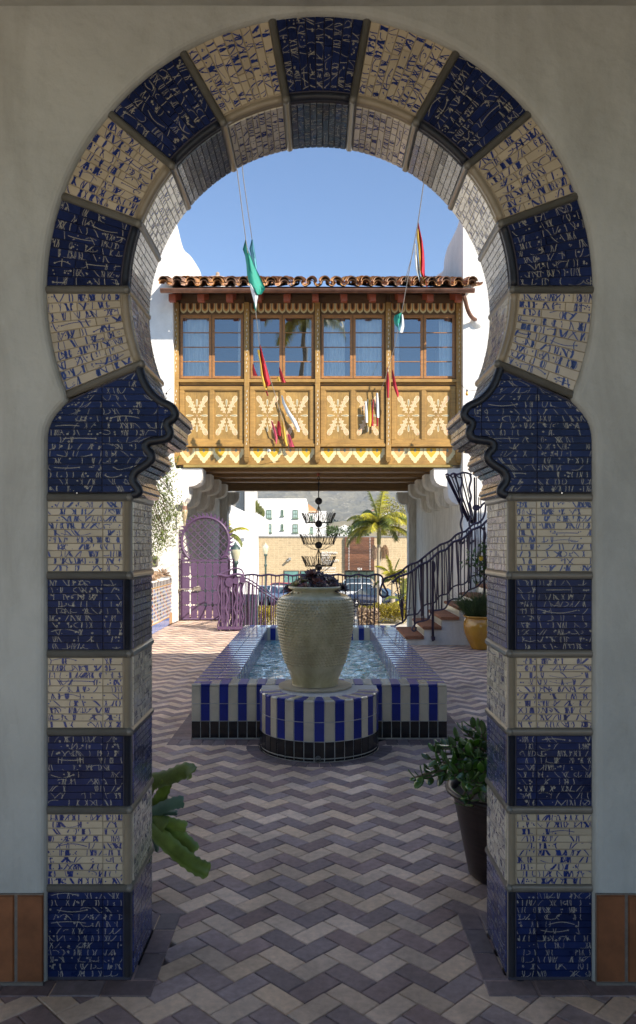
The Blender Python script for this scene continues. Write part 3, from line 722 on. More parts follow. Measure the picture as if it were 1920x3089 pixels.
bp = t.nodes.new('ShaderNodeBump'); bp.inputs['Strength'].default_value = 1; bp.inputs['Distance'].default_value = .12; t.links.new(n1.outputs[0], bp.inputs['Height']); t.links.new(bp.outputs[0], p.inputs['Normal']); t.links.new(bp.outputs[0], p.inputs['Coat Normal'])
rm = t.nodes.new('ShaderNodeMapRange'); rm.inputs[1].default_value = .4; rm.inputs[2].default_value = .65; t.links.new(n1.outputs[0], rm.inputs[0])
mx = t.nodes.new('ShaderNodeMix'); mx.data_type = 'RGBA'; mx.inputs['A'].default_value = (.08, .36, .37, 1); mx.inputs['B'].default_value = (.75, .92, .90, 1); t.links.new(rm.outputs[0], mx.inputs[0]); t.links.new(mx.outputs['Result'], p.inputs['Base Color'])  # pale ripples in the colour stand in for sky reflections
wv = MB(); nx, ny = 46, 140; x0, x1, y0, y1 = FX0+.37, FX1-.37, FY0+.3, FY1-.34
for j in range(ny+1):
    for i in range(nx+1):
        x = x0+(x1-x0)*i/nx; y = y0+(y1-y0)*j/ny
        wv.v.append((x, y, .30+.02*noise.noise(Vector((x*4.5, y*6.5, 0)))+.010*noise.noise(Vector((x*10+3, y*13, 4)))))
for j in range(ny):
    for i in range(nx): a = j*(nx+1)+i; wv.f.append((a, a+1, a+nx+2, a+nx+1)); wv.m.append(0); wv.s.append(True)
wv.build('water', wm, ft)
pp = MB(); pp.lathe([(.017, 0), (.021, 0), (.023, .004), (.023, .03), (.016, .03), (.016, .0)], (0, 0, 0), 20)
pp.v = [(CC[0]-.01+x, CC[1]-CR-.02+z*1.0-.008, .033+y) for x, y, z in pp.v]; dp = pp.build('drain_pipe', M('grey_pipe_plastic', (.12, .12, .12), .4, .2, 10, 0), ft)
ds = MB(); JX, JY = -.025, 6.85
pts = [(JX+.325*math.cos(a), JY+.325*math.sin(a)) for a in [PI*(1.0-.26)+k*(PI*1.52)/40 for k in range(41)]]
ds.prism([(x, y, RZ-.002) for x, y in pts], (0, 0, .014)); ds.build('stone_disc', M('sandstone', (.40, .35, .25), .8, .15, 14, .4, 100), ft)
# ---- big urn
urn = thing('olive_urn', 'large olive stoneware urn with raised dots on the fountain front', 'urn', (JX, JY, RZ+.012))
prof = [(.0, .50), (.19, .50), (.205, .508), (.208, .53), (.222, .58), (.26, .679), (.300, .823), (.322, .933), (.334, 1.03), (.340, 1.095), (.342, 1.16), (.338, 1.215), (.325, 1.255), (.295, 1.285), (.255, 1.303), (.228, 1.315), (.221, 1.327), (.226, 1.342), (.238, 1.352), (.243, 1.362), (.238, 1.372), (.222, 1.374), (.212, 1.36), (.208, 1.33), (.24, 1.28), (.31, 1.2)]
um = MB(); um.lathe([(q.x, q.y) for q in smoothp([Vector((r, z, 0)) for r, z in prof], 3)], (JX, JY, .01), 64)
URN = M('olive_glaze', (.46, .40, .195), .24, .22, 5, .15, 25, coat=.35, dirt=.2, dscale=4, col2=(.58, .53, .34), stretch=(1, 1, .5))
um.build('vessel', URN, urn)
dt = MB(); 
def rad(z):
    zs = [p[1] for p in prof[3:14]]; rs = [p[0] for p in prof[3:14]]; return interp(z, zs, rs)
z = .70; row = 0
while z < 1.27:
    r = rad(z); n = 60
    sz = .0125 if z > .95 else .0105
    for i in range(n):
        a = 2*PI*(i+.5*(row % 2))/n
        if math.sin(a) > .35: continue
        c = Vector((JX+r*math.cos(a), JY+r*math.sin(a), z+.01)); nrm = Vector((math.cos(a), math.sin(a), 0)); tg = Vector((-math.sin(a), math.cos(a), 0)); up = Vector((0, 0, 1))
        vs = [c+(tg*math.cos(k*PI/3)+up*math.sin(k*PI/3))*sz for k in range(6)]+[c+nrm*.008+(tg*math.cos(k*PI/3)+up*math.sin(k*PI/3))*sz*.5 for k in range(6)]+[c+nrm*.0105]
        dt.add(vs, [(k, (k+1) % 6, 6+(k+1) % 6, 6+k) for k in range(6)]+[(6+k, 6+(k+1) % 6, 12) for k in range(6)], 0, True)
    z += .0255; row += 1
dt.build('raised_dots', URN, urn, 'stuff')
b = MB(); b.lathe([(0, 1.33), (.215, 1.33)], (JX, JY, 0), 24); b.build('soil', SOIL, urn)
ring_ = MB(); ring_.tube([(JX-.02+.018*math.cos(a), JY-.343, 1.2+.018*math.sin(a)) for a in [2*PI*k/16 for k in range(16)]], .0025, 6, closed=True); ring_.build('potter_mark', URN, urn)
# rosettes
def rosette(mb, c, r, nl=26, m=0, tilt=None, open_=1.0, mt=None):
    T = tilt or Vector((U(-.5, .5), U(-.6, .3), 1)).normalized(); q = Vector((0, 0, 1)).rotation_difference(T)
    for k in range(nl):
        a = k*2.39996; f = (k+1)/nl; L = r*(.35+.65*f); el = (1.25-1.05*f)*open_
        d = Vector((math.cos(a)*math.cos(el), math.sin(a)*math.cos(el), math.sin(el))); sd = Vector((-math.sin(a), math.cos(a), 0)); upn = d.cross(sd)
        wd = L*.2; m_ = m if mt is None else (mt if f > .72 else m)
        P = [Vector((0, 0, 0)), d*L*.35+sd*wd*.6, d*L*.72+sd*wd, d*L*1.0-upn*L*.0, d*L*.72-sd*wd, d*L*.35-sd*wd*.6]; mid_ = d*L*.6+upn*L*.07
        vs = [Vector(c)+q @ p for p in P]+[Vector(c)+q @ mid_]
        mb.add(vs, [(i, (i+1) % 6, 6) for i in range(6)], m_, True)
AEO = leafmat('purple_aeonium_leaf', (.045, .018, .022), .5, .35, .08, .4, coat=.3)
AEO2 = leafmat('rusty_aeonium_leaf', (.17, .055, .045), .5, .35, .12, .4)
AEOG = leafmat('yellow_green_aeonium_leaf', (.28, .24, .08), .4, .4, .15, .3)
aeo = thing('aeonium_plant', 'dark purple rosette succulent growing out of the olive urn', 'plant', (JX, JY, 1.34))
stm = MB()
spots = [(-.03, -.02, .24, .10, 1), (.08, .03, .17, .10, 0), (.15, -.02, .11, .10, 0), (-.11, 0, .12, .095, 2), (-.17, -.04, .07, .085, 2), (.02, -.08, .12, .10, 1), (.19, .05, .06, .085, 0), (-.06, .08, .18, .10, 1), (.11, .10, .16, .10, 0), (-.13, .10, .1, .09, 1), (.05, -.14, .05, .085, 0), (-.09, -.13, .05, .08, 1), (.24, -.03, .04, .075, 0), (-.235, .0, .035, .07, 0), (.03, .04, .20, .10, 0), (.16, -.1, .05, .08, 0), (-.02, .1, .12, .1, 1), (-.21, -.06, .02, .06, 1)]
for (x, y, z, r, c) in spots:
    mb = MB(); tl = Vector((x*3+U(-.2, .2), y*2-.45, 1)).normalized()
    rosette(mb, (JX+x, JY+y, 1.335+z*.55), r*1.12, 34, {0: 0, 1: 1, 2: 2}[c], tl, 1.0, 0 if c == 1 else (1 if c == 2 else None)); mb.build('rosette', [AEO, AEO2, AEOG], aeo)
    stm.tube([(JX+x*.3, JY+y*.3, 1.33), (JX+x, JY+y, 1.33+z*.55)], .008, 5)
stm.build('stem', M('succulent_stem', (.09, .06, .04), .8, .3, 20, .3), aeo)
# ================================================================== SIDE BUILDINGS
def bprof(s):
    top = [(16.9, 9.0), (17.4, 8.98), (18.2, 8.75), (19.2, 8.95), (20.2, 9.08), (21.0, 9.1), (21.4, 8.7), (21.5, 6.9), (25.6, 6.9)]
    if s > 0: top = [(16.9, 9.5), (17.4, 9.05), (18.2, 9.02), (19.0, 9.05), (19.45, 8.9), (19.6, 8.72), (20.6, 8.95), (21.4, 9.1), (22.0, 8.7), (22.1, 6.9), (25.6, 6.9)]
    return top
for s in (-1, 1):
    nm = 'left' if s < 0 else 'right'
    bt = thing('white_building', f'white stucco building the {nm} end of the painted wooden bridge runs into', 'building', (s*5, 17, 0), 'white buildings either side of the bridge')
    tp_ = bprof(s); mb = MB(); xa, xb = s*3.19, s*12
    prof_ = [(16.9, -.1)]+tp_+[(25.6, -3.2), (16.9, -3.2)]
    pr = smoothp([Vector((y, z, 0)) for y, z in tp_[:-2]], 4)
    prof_ = [(16.9, -3.2)]+[(q.x, q.y) for q in pr]+tp_[-2:]+[(25.6, -3.2)]
    mb.prism([(xa, y, z) for y, z in prof_], (xb-xa, 0, 0)); mb.build('wall', WALL, bt)
    # side wall with painted light streaks below the bridge, 4 mm proud
    sw = MB(); sw.box(min(xa, xa-s*.006), max(xa, xa-s*.006), 17.25, 25.2, -.02, 3.45); sw.build('passage_wall', LIGHT_STREAK, bt)
    b = MB(); b.box(min(s*2.95, s*3.185), max(s*2.95, s*3.185), 25.0, 25.5, -3.2, 3.42); b.build('pilaster', LIGHT_STREAK, bt)
    # rounded corner bead on the front edge
    # lobed corbels under each beam
    cb = [(0, 3.44), (-.60, 3.44), (-.60, 3.30), (-.585, 3.20), (-.54, 3.12), (-.46, 3.065), (-.36, 3.04), (-.30, 3.035), (-.29, 2.98), (-.285, 2.88), (-.26, 2.78), (-.20, 2.69), (-.10, 2.64), (0, 2.63)]
    for ii, (yy, th) in enumerate([(17.16, .62), (18.6, .5), (20.1, .5), (21.6, .5), (25.1, .5)]):
        c = MB(); c.prism([(s*3.186+s*x, yy, z) for x, z in cb], (0, th, 0)); c.build('corbel', WALL if ii == 0 else LIGHT_STREAK, bt)
# small roof cap seen over the bridge roof
cp = thing('roof_vent', 'small pale chimney cap behind the left end of the tiled roof', 'chimney', (-3.0, 22.5, 7))
b = MB(); b.box(-3.35, -2.55, 22.3, 23.0, 6.9, 9.35); b.build('stack', WALL, cp)
b = MB(); b.lathe([(0, 9.75), (.05, 9.72), (.06, 9.62), (.12, 9.6), (.5, 9.46), (.56, 9.40), (.5, 9.36)], (-2.95, 22.6, 0), 14); b.build('cap', M('weathered_cap', (.45, .33, .24), .8, .4, 6, .3), cp)
# ================================================================== BRIDGE
br = thing('covered_bridge', 'painted ochre cedar bridge with windows and red tile roof between two white buildings', 'bridge', (0, 17.2, 3.5))
BX, BY = -.01, 17.2
def ZB(cy): return CAMH+(HOR-(800+cy/2.908))*BY/FPX     # height on the bridge face
def XB(cx): return (440+cx/2.908-960)*BY/FPX
b = MB(); b.box(-3.18, 3.18, BY+.05, BY+.16, 3.52, ZB(1060)); b.box(-3.18, 3.18, BY+.05, BY+.16, ZB(430), 7.42); b.build('wall', WOODD, br)
b = MB(); b.box(-3.18, 3.18, 17.9, 25.6, 3.74, 3.80); b.build('deck', WOODD, br)
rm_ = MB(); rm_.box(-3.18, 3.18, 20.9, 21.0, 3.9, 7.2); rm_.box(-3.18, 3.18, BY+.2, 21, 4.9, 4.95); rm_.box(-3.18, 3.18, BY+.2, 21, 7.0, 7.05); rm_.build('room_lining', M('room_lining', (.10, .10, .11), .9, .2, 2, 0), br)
for i, (yy, z1) in enumerate([(18.6, 3.74), (20.1, 3.74), (21.6, 3.74), (25.15, 3.78)]):
    b = MB(); b.cbox(-3.18, 3.18, yy, yy+.42, 3.5, z1, .012); b.build('beam', M('beam_ochre_brown', (.27, .155, .055), .6, .25, 6, .35, 40, stretch=(.7, 5, 5)), br)
b = MB(); b.cbox(-3.18, 3.18, BY-.02, BY+.05, 3.52, ZB(1600), .006); b.build('fascia', WOOD, br)
b = MB(); b.cbox(-3.0, 3.0, BY-.09, BY-.021, 3.455, 3.515, .01); b.build('lower_moulding', M('olive_wood', (.30, .22, .065), .55, .2, 6, .3, 40), br)
POST = [-3.145, -1.575, 0, 1.575, 3.145]
for i, x in enumerate(POST):
    x += BX; b = MB(); h = .056
    b.cbox(x-h, x+h, BY-.13, BY+.05, 3.66, ZB(338), .008); 
    for k in range(3): b.box(x-h+.012*k, x+h-.012*k, BY-.12+.01*k, BY-.0, 3.63-.03*k, 3.655-.03*k)
    b.build('post', WOOD, br)
    b = MB()
    for k in range(34):
        z = 3.95+k*.09; 
        if 5.2 < z < 5.5: continue
        yy = BY-.1315; q = .007*(1 if k % 2 else -1)
        b.add([(x+q-.008, yy, z), (x+q+.010, yy, z+.012), (x+q+.010, yy, z+.045), (x+q-.004, yy, z+.058), (x+q+.001, yy, z+.03)], [(0, 1, 4), (1, 2, 4), (2, 3, 4)])
    b.build('painted_dashes', M('white_brush_paint', (.75, .72, .62), .6, .1, 10, 0), br)
def leafpoly():
    L = [(0, -.0), (.035, .05), (.13, .06), (.055, .11), (.19, .16), (.075, .20), (.09, .25), (.23, .30), (.10, .34), (.11, .40), (.17, .47), (.17, .56), (.10, .62)]
    Rr = [(-.01, .62), (-.075, .56), (-.09, .47), (-.04, .41), (-.16, .37), (-.035, .31), (-.16, .25), (-.03, .20), (-.12, .13), (-.02, .10), (-.02, .04)]
    return [Vector((x, y)) for x, y in L+Rr]
LP = leafpoly()
def place2(pts, cx, cz, ang, sc, flip, y):
    out = []
    for p in pts:
        x = p.x*(-1 if flip else 1)*sc; z = p.y*sc; out.append((cx+x*math.cos(ang)+z*math.sin(ang), y, cz-x*math.sin(ang)+z*math.cos(ang)))
    return out
def fan(mb, P, m):
    c = Vector((sum(p[0] for p in P)/len(P), P[0][1], sum(p[2] for p in P)/len(P)))
    mb.add([c]+P, [(0, i+1, (i+1) % len(P)+1) for i in range(len(P))], m)
from mathutils.geometry import tessellate_polygon
def flatmesh(name, layers):
    """flat painted shape: layers of (outline xz points, height over the board, material index)"""
    mb = MB()
    for P, yy, m in layers:
        v3 = [Vector((p[0], p[1], 0)) for p in P]; mb.add([(p[0], -yy, p[1]) for p in P], [tuple(t) for t in tessellate_polygon([v3])], m)
    me = bpy.data.meshes.new(name); me.from_pydata(mb.v, [], mb.f)
    for m_ in (PALEC, PEACH, GREYG, DARKP): me.materials.append(m_)
    me.polygons.foreach_set('material_index', mb.m); return me
def oak(sc, off, y0, wd):
    P = [Vector((p.x*wd, y0+p.y*sc)) for p in LP]
    if off:
        n = len(P); Q = []
        for i in range(n):
            t = (P[(i+1) % n]-P[i-1]).normalized(); Q.append(P[i]+Vector((-t.y, t.x))*off)
        return Q
    return P
leafm = flatmesh('painted_leaf', [(oak(.70, 0, .05, .43), .0012, 0), (oak(.70, .009, .05, .43), .0024, 1)])
def drop(L, w): return [(w*(.25+.75*math.sin(PI*.5*min(1, u/.7)))*s if u < .7 else w*math.sqrt(max(0, 1-((u-.7)/.3)**2))*s, L*u) for s, us in ((1, [0, .2, .4, .6, .75, .88, .96]), (-1, [.96, .88, .75, .6, .4, .2, 0])) for u in us]
dropm = flatmesh('painted_drop', [(drop(.17, .022), .0012, 0), ([(x*.55, .018+z*.8) for x, z in drop(.17, .022)], .0024, 2)])
dotm = flatmesh('painted_dot', [([(.02*math.cos(k*PI/6), .02*math.sin(k*PI/6)) for k in range(12)], .0012, 1), ([(.009*math.cos(k*PI/4), .009*math.sin(k*PI/4)) for k in range(8)], .0024, 3)])
def motif(cx, y, cz):
    o = ORG[br.name]; C_ = Matrix.Translation(Vector((cx, y, cz))-o)
    for a, fl in ((.42, 1), (-.42, -1), (PI-.42, -1), (PI+.42, 1)):
        inst(leafm, 'painted_leaf', br, C_ @ Matrix.Rotation(a, 4, 'Y') @ Matrix.Diagonal((fl, 1, 1, 1)))
    for k in range(4):
        inst(dropm, 'painted_drop', br, C_ @ Matrix.Rotation(k*PI/2, 4, 'Y') @ Matrix.Translation(Vector((0, 0, .075 if k % 2 else .20))))
    inst(dotm, 'painted_dot', br, C_)
z_wt, z_wb = ZB(440), ZB(1000)
CURT = M('white_curtain', (.88, .88, .84), .9, .08, 8, .1, 30)
curtains = {0: (.02, .98), 1: (.86, 1.0), 2: (.02, .24), 3: (.80, 1.0), 4: (.0, .82), 5: (.0, 1.0), 6: (.0, .22), 7: (.55, 1.0)}
for bay in range(4):
    xa = BX+POST[bay]+.056; xb = BX+POST[bay+1]-.056; xm = (xa+xb)/2
    # upper frieze with scallops
    b = MB(); b.cbox(xa, xb, BY-.005, BY+.05, ZB(428), ZB(258), .004); b.build('frieze_board', WOODD, br)
    n = 9; pw = (xb-xa-.03)/n
    for k in range(n):
        cx = xa+.015+pw*(k+.5); zt = ZB(336); H = .222; sc_ = MB()
        for (ww, hh, m, yy) in ((.5, 1, 0, .007), (.36, .78, 1, .0085), (.24, .62, 2, .010)):
            P = [(cx-ww*pw*.94, zt)]; 
            for t in range(13): th = PI*t/12; P.append((cx-ww*pw*.94*math.cos(th), zt-hh*H*(.55+.45*math.sin(th)*(.9+.1*abs(math.sin(3*th))))))
            P.append((cx+ww*pw*.94, zt)); fan(sc_, [(x, BY-yy, z) for x, z in P], m)
        P = [(cx+.012*math.cos(a)*(1+.25*math.cos(5*a)), zt-.07+.052*math.sin(a)) for a in [2*PI*q/14 for q in range(14)]]; fan(sc_, [(x, BY-.012, z) for x, z in P], 3)
        sc_.build('painted_scallop', [CREAM, ORANGE, M('brown_paint', (.18, .07, .02), .5), DARKP], br)
    # window: two casements
    b = MB()
    b.cbox(xa, xb, BY-.06, BY+.05, ZB(443)-.0, ZB(430), .004); b.box(xa, xa+.03, BY-.045, BY+.05, z_wb, z_wt); b.box(xb-.03, xb, BY-.045, BY+.05, z_wb, z_wt); b.box(xm-.018, xm+.018, BY-.045, BY+.05, z_wb, z_wt)
    b.build('window_surround', WOODD, br)
    for c in range(2):
        x0 = xa+.031 if c == 0 else xm+.012; x1 = xm-.012 if c == 0 else xb-.031
        fr_ = MB(); sw = .052; zt = z_wt-.004; zb = z_wb+.006
        fr_.cbox(x0, x0+sw, BY-.05, BY-.005, zb, zt, .004); fr_.cbox(x1-sw, x1, BY-.05, BY-.005, zb, zt, .004)
        fr_.cbox(x0+sw, x1-sw, BY-.049, BY-.006, zt-.07, zt, .003); fr_.cbox(x0+sw, x1-sw, BY-.049, BY-.006, zb, zb+.055, .003)
        for k in (1, 2, 3):
            zz = zb+.055+(zt-zb-.125)*k/4; fr_.box(x0+sw, x1-sw, BY-.04, BY-.012, zz-.009, zz+.009)
        win = fr_.build('window', CEDAR, br)
        g_ = MB()
        for k in range(4):
            za = zb+.055+(zt-zb-.125)*k/4+.009*(k > 0); zc_ = zb+.055+(zt-zb-.125)*(k+1)/4-.009*(k < 3)
            tl = U(-.0015, .0015); g_.add([(x0+sw, BY-.024, za), (x1-sw, BY-.024+tl, za), (x1-sw, BY-.024+tl, zc_), (x0+sw, BY-.024, zc_)], [(0, 1, 2, 3)])
        g_.build('pane', GLASS, win)
        f0, f1 = curtains[bay*2+c]; cu = MB(); ga = x0+sw; gw = x1-x0-2*sw; n = 40
        vs = []
        for t in range(n+1):
            u = t/n; x = ga+gw*(f0+(f1-f0)*u); y = BY+.17+.022*math.sin(u*(f1-f0)*44)+.01*math.sin(u*17); vs += [(x, y, zb-.1), (x, y+.02, zt+.1)]
        cu.add(vs, [(2*t, 2*t+1, 2*t+3, 2*t+2) for t in range(n)], 0, True); cu.build('curtain', CURT, win)
    # panels
    b = MB(); b.cbox(xa, xb, BY-.03, BY+.05, ZB(1597), ZB(1052), .004); b.build('panel_backing', WOODD, br)
    fr_ = MB(); zt, zb = ZB(1068), ZB(1590); sw = .055
    fr_.cbox(xa+.012, xb-.012, BY-.085, BY-.03, zt-.085, zt-.0, .006); fr_.cbox(xa+.012, xb-.012, BY-.085, BY-.03, zb+.05, zb+.14, .006)
    fr_.cbox(xa+.012, xa+.012+.10, BY-.084, BY-.03, zb+.14, zt-.085, .006); fr_.cbox(xb-.112, xb-.012, BY-.084, BY-.03, zb+.14, zt-.085, .006); fr_.cbox(xm-.045, xm+.045, BY-.084, BY-.03, zb+.14, zt-.085, .006)
    fr_.cbox(xa, xb, BY-.11, BY-.03, zb-.02, zb+.05, .008)
    fr_.build('panel_frame', WOOD, br)
    for c in range(2):
        x0 = xa+.112 if c == 0 else xm+.045; x1 = xm-.045 if c == 0 else xb-.112; za, zc_ = zb+.14, zt-.085
        md = MB()
        for (o1, y1) in ((0, BY-.072), (.014, BY-.06)):
            md.box(x0+o1, x1-o1, y1, BY-.03, zc_-o1-.014, zc_-o1); md.box(x0+o1, x1-o1, y1, BY-.03, za+o1, za+o1+.014); md.box(x0+o1, x0+o1+.014, y1, BY-.03, za+o1+.014, zc_-o1-.014); md.box(x1-o1-.014, x1-o1, y1, BY-.03, za+o1+.014, zc_-o1-.014)
        md.build('moulding', WOOD, br)
        # vertical boards
        nb = 4; bwid = (x1-x0-.056)/nb
        for k in range(nb):
            bd = MB(); bx = x0+.028+k*bwid; bd.cbox(bx+.0006, bx+bwid-.0006, BY-.046, BY-.031, za+.028, zc_-.028, .0012); bd.build('board', WOODV, br)
        motif((x0+x1)/2, BY-.0465, (za+zc_)/2-.01)
    # lower scallops
    n = 4; pw = (xb-xa-.02)/n
    for k in range(n):
        cx = xa+.01+pw*(k+.5); zt = ZB(1607); H = .355; sc_ = MB()
        for (ww, hh, m, yy) in ((.5, 1, 0, .022), (.31, .62, 1 if (k+bay) % 3 == 0 else 4, .0235)):
            P = [(cx-ww*pw*.96, zt)]
            N_ = 28
            for t in range(N_+1):
                u = -1+2*t/N_; base_ = (1-abs(u)**1.15)*.60+.38; P.append((cx+ww*pw*.96*u, zt-hh*H*(base_-.07*(1-abs(math.sin(u*PI*3.5))))))
            P.append((cx+ww*pw*.96, zt)); fan(sc_, [(x, BY-yy, z) for x, z in P], m)
        P = [(cx+.026*math.cos(a)*(1+.15*math.cos(4*a)), zt-.048+.045*math.sin(a)) for a in [2*PI*q/14 for q in range(14)]]; fan(sc_, [(x, BY-.0252, z) for x, z in P], 3)
        sc_.build('painted_scallop', [CREAM, M('apricot_paint', (.70, .38, .13), .55, .15), ORANGE, GREYG, YELLOW], br)
b = MB(); b.cbox(-3.2, 3.19, BY-.12, BY+.05, ZB(1037), ZB(1008), .008); b.cbox(-3.19, 3.18, BY-.06, BY+.05, ZB(1052), ZB(1038)-.001, .004); b.build('sill', WOOD, br)
# rafters, gutter, roof
for i in range(11):
    x = -3.12+i*.613; b = MB()
    P = [(16.42, 6.945), (16.42, 7.09), (17.2, 7.36), (17.2, 7.22), (16.62, 7.02), (16.58, 6.955)]
    b.prism([(x-.07, y, z) for y, z in P], (.14, 0, 0)); b.build('rafter_tail', RUST, br)
b = MB(); b.add([(-3.3, 16.30, 7.12), (3.3, 16.30, 7.12), (3.3, 21.0, 8.75), (-3.3, 21.0, 8.75), (-3.3, 16.30, 7.15), (3.3, 16.30, 7.15), (3.3, 21.0, 8.78), (-3.3, 21.0, 8.78)], [(0, 1, 2, 3), (4, 5, 6, 7), (0, 1, 5, 4), (1, 2, 6, 5), (3, 0, 4, 7)]); b.build('roof_deck', WOODD, br)
gt = MB(); n = 10
vs = []; prof_ = [(.07*math.cos(a), .07*math.sin(a)) for a in [PI+PI*k/n for k in range(n+1)]]+[(.064*math.cos(a), .064*math.sin(a)) for a in [2*PI-PI*k/n for k in range(n+1)]]
gt.prism([(-3.32, 16.22+y, 7.115+z) for y, z in prof_], (6.62, 0, 0)); gt.tube([(-3.32, 16.15, 7.117), (3.30, 16.15, 7.117)], .011, 6); gt.build('gutter', COPPER, br)
rt = Pieces('roof_tile', br, [ROOFT])
def barrel(x, y0, y1, z0, z1, r0, r1, up=True, th=.014):
    n = 10; vs = []; 
    for (y, z, r) in ((y0, z0, r0), (y1, z1, r1)):
        for rr in (r, r-th):
            for k in range(n+1):
                a = PI*k/n; vs.append((x+rr*math.cos(a), y, z+(rr*math.sin(a) if up else -rr*math.sin(a))))
    m_ = n+1; F = []
    for k in range(n): F += [(k, k+1, 2*m_+k+1, 2*m_+k), (m_+k, m_+k+1, 3*m_+k+1, 3*m_+k), (k, k+1, m_+k+1, m_+k)]
    F += [(0, m_, 3*m_, 2*m_), (n, m_+n, 3*m_+n, 2*m_+n)]
    b = MB(); b.add(vs, F, 0, True); rt.put(b)
nt_ = 24
for j in range(9):
    y0 = 16.10+j*.50; z0 = 7.205+(y0-16.1)*.345
    for i in range(nt_):
        x = -3.25+i*(6.5/(nt_-1))+U(-.02, .02); dz = U(-.01, .012); dy = U(-.03, .02)
        barrel(x, y0+dy, y0+.62, z0+.045+dz, z0+.045+.19, .108, .085)
        if j == 0: barrel(x+U(-.008, .008), y0+.04+dy, y0+.5, z0+.0+dz, z0+.16, .098, .085)
        barrel(x+.141, y0+.05, y0+.62, z0+.06, z0+.22, .09, .08, up=False)
rt.end()
dsp = thing('downspout', 'curved metal downspout from the gutter into the right hand white wall', 'downspout', (3.35, 16.3, 6.5))
b = MB(); b.tube(smoothp([W(1399, 888, 16.25), W(1404, 905, 16.4), W(1412, 935, 16.6), W(1425, 958, 16.75), W(1446, 970, 16.93)], 4), .045, 10); b.build('pipe', COPPER, dsp)
b = MB(); b.lathe([(.0, .09), (.07, .085), (.10, .06), (.15, 0)], (0, 0, 0), 16); b.v = [(3.50+x, 16.9-z, 6.63+y) for x, y, z in b.v]; b.build('boss', WALL, dsp)
# ================================================================== UNSEEN WALLS ADDED TO SHADE AND BOUNCE LIGHT INTO THE COURT
b = MB(); b.box(5.0, 10, -4, 5.5, 0, 7.7); b.box(5.5, 10, 5.5, 13.5, 0, 6.3)
tag(b.build('shade_wing', WALL), 'unseen white stucco wing, shaped to shade the right side of the courtyard', 'building')  # off-frame mass sized to throw the shadow on the floor
b = MB(); b.box(-4.7, -4.3, 3.6, 16.9, 0, 3.6); tag(b.build('bounce_wall', WALL), 'unseen white wall added at the left to bounce light into the courtyard', 'wall')  # stands out of view to throw sunlight back into the shade
# ================================================================== CHANDELIER
CY = 19.3
ch = thing('iron_chandelier', 'three tier black wire chandelier hanging under the wooden bridge', 'chandelier', (W(962, 1400, CY).x, CY, 3.5))
cx0 = W(962, 1400, CY).x
def zz(y): return CAMH-(y-HOR)*CY/FPX
b = MB(); ys_ = [1511.5, 1580.5, 1644.5, 1711]
b.tube([(cx0, CY, zz(1455)), (cx0, CY, zz(1715))], .013, 6); b.build('rod', IRON, ch)
b = MB()
for k in range(5):
    z = 3.50-.065*k; b.tube([(cx0+(.028*math.cos(a) if k % 2 else 0), CY+(0 if k % 2 else .028*math.cos(a)), z-.04+.048*math.sin(a)) for a in [2*PI*q/10 for q in range(10)]], .007, 5, closed=True)
b.build('chain', IRON, ch)
hk = MB(); hk.ball((cx0-.01, 19.0, 3.47), .045, 10); hk.build('hook', RUST, ch)
for i, y in enumerate(ys_):
    b = MB(); b.ball((cx0, CY, zz(y)), .093, 16, sc=(1, 1, .98)); b.build('iron_ball', IRON, ch)
for i, (y, rx, top) in enumerate([(1580.5, .34, 1548), (1644.5, .40, 1611), (1711, .345, 1680)]):
    z = zz(y)+.03; b = MB()
    n = 8
    for k in range(n):
        a = 2*PI*k/n+.2; d = Vector((math.cos(a), math.sin(a), 0)); tg = Vector((-d.y, d.x, 0)); c = Vector((cx0, CY, z))
        b.tube([c, c+d*rx*.6+Vector((0, 0, -.01)), c+d*rx], .006, 4)
        for dd in (-.28, 0, .28):                         # petal loops
            base_ = c+d*rx*.92+tg*dd*.25; tipd = (d*.42+tg*dd*.55+Vector((0, 0, 1))).normalized(); Lp = .27
            sd = tipd.cross(d).normalized()
            b.tube([base_+tipd*Lp*(.5-.5*math.cos(q))+sd*.042*math.sin(q)*(.6+.4*(1-math.cos(q))/2) for q in [2*PI*u/12 for u in range(13)]], .0055, 4)
        b.tube([c+d*rx, c+d*rx*.5+Vector((0, 0, -.12)), c+Vector((0, 0, -.16))], .005, 4)
    b.tube([(cx0+rx*math.cos(2*PI*q/24), CY+rx*math.sin(2*PI*q/24), z) for q in range(24)], .007, 4, closed=True)
    b.tube([(cx0+rx*.6*math.cos(2*PI*q/20), CY+rx*.6*math.sin(2*PI*q/20), z-.008) for q in range(20)], .006, 4, closed=True)
    b.build('candle_tier', IRON, ch)
    s_ = MB(); zt = zz(ys_[i])+.0
    for k in range(4):
        a = 2*PI*k/4+.6; s_.tube([(cx0, CY, zz(ys_[i])-.09 if False else zz([1524, 1592, 1656][i])), (cx0+.19*math.cos(a)*1.0, CY+.19*math.sin(a), z)], .006, 4)
    s_.build('stay_wires', IRON, ch)
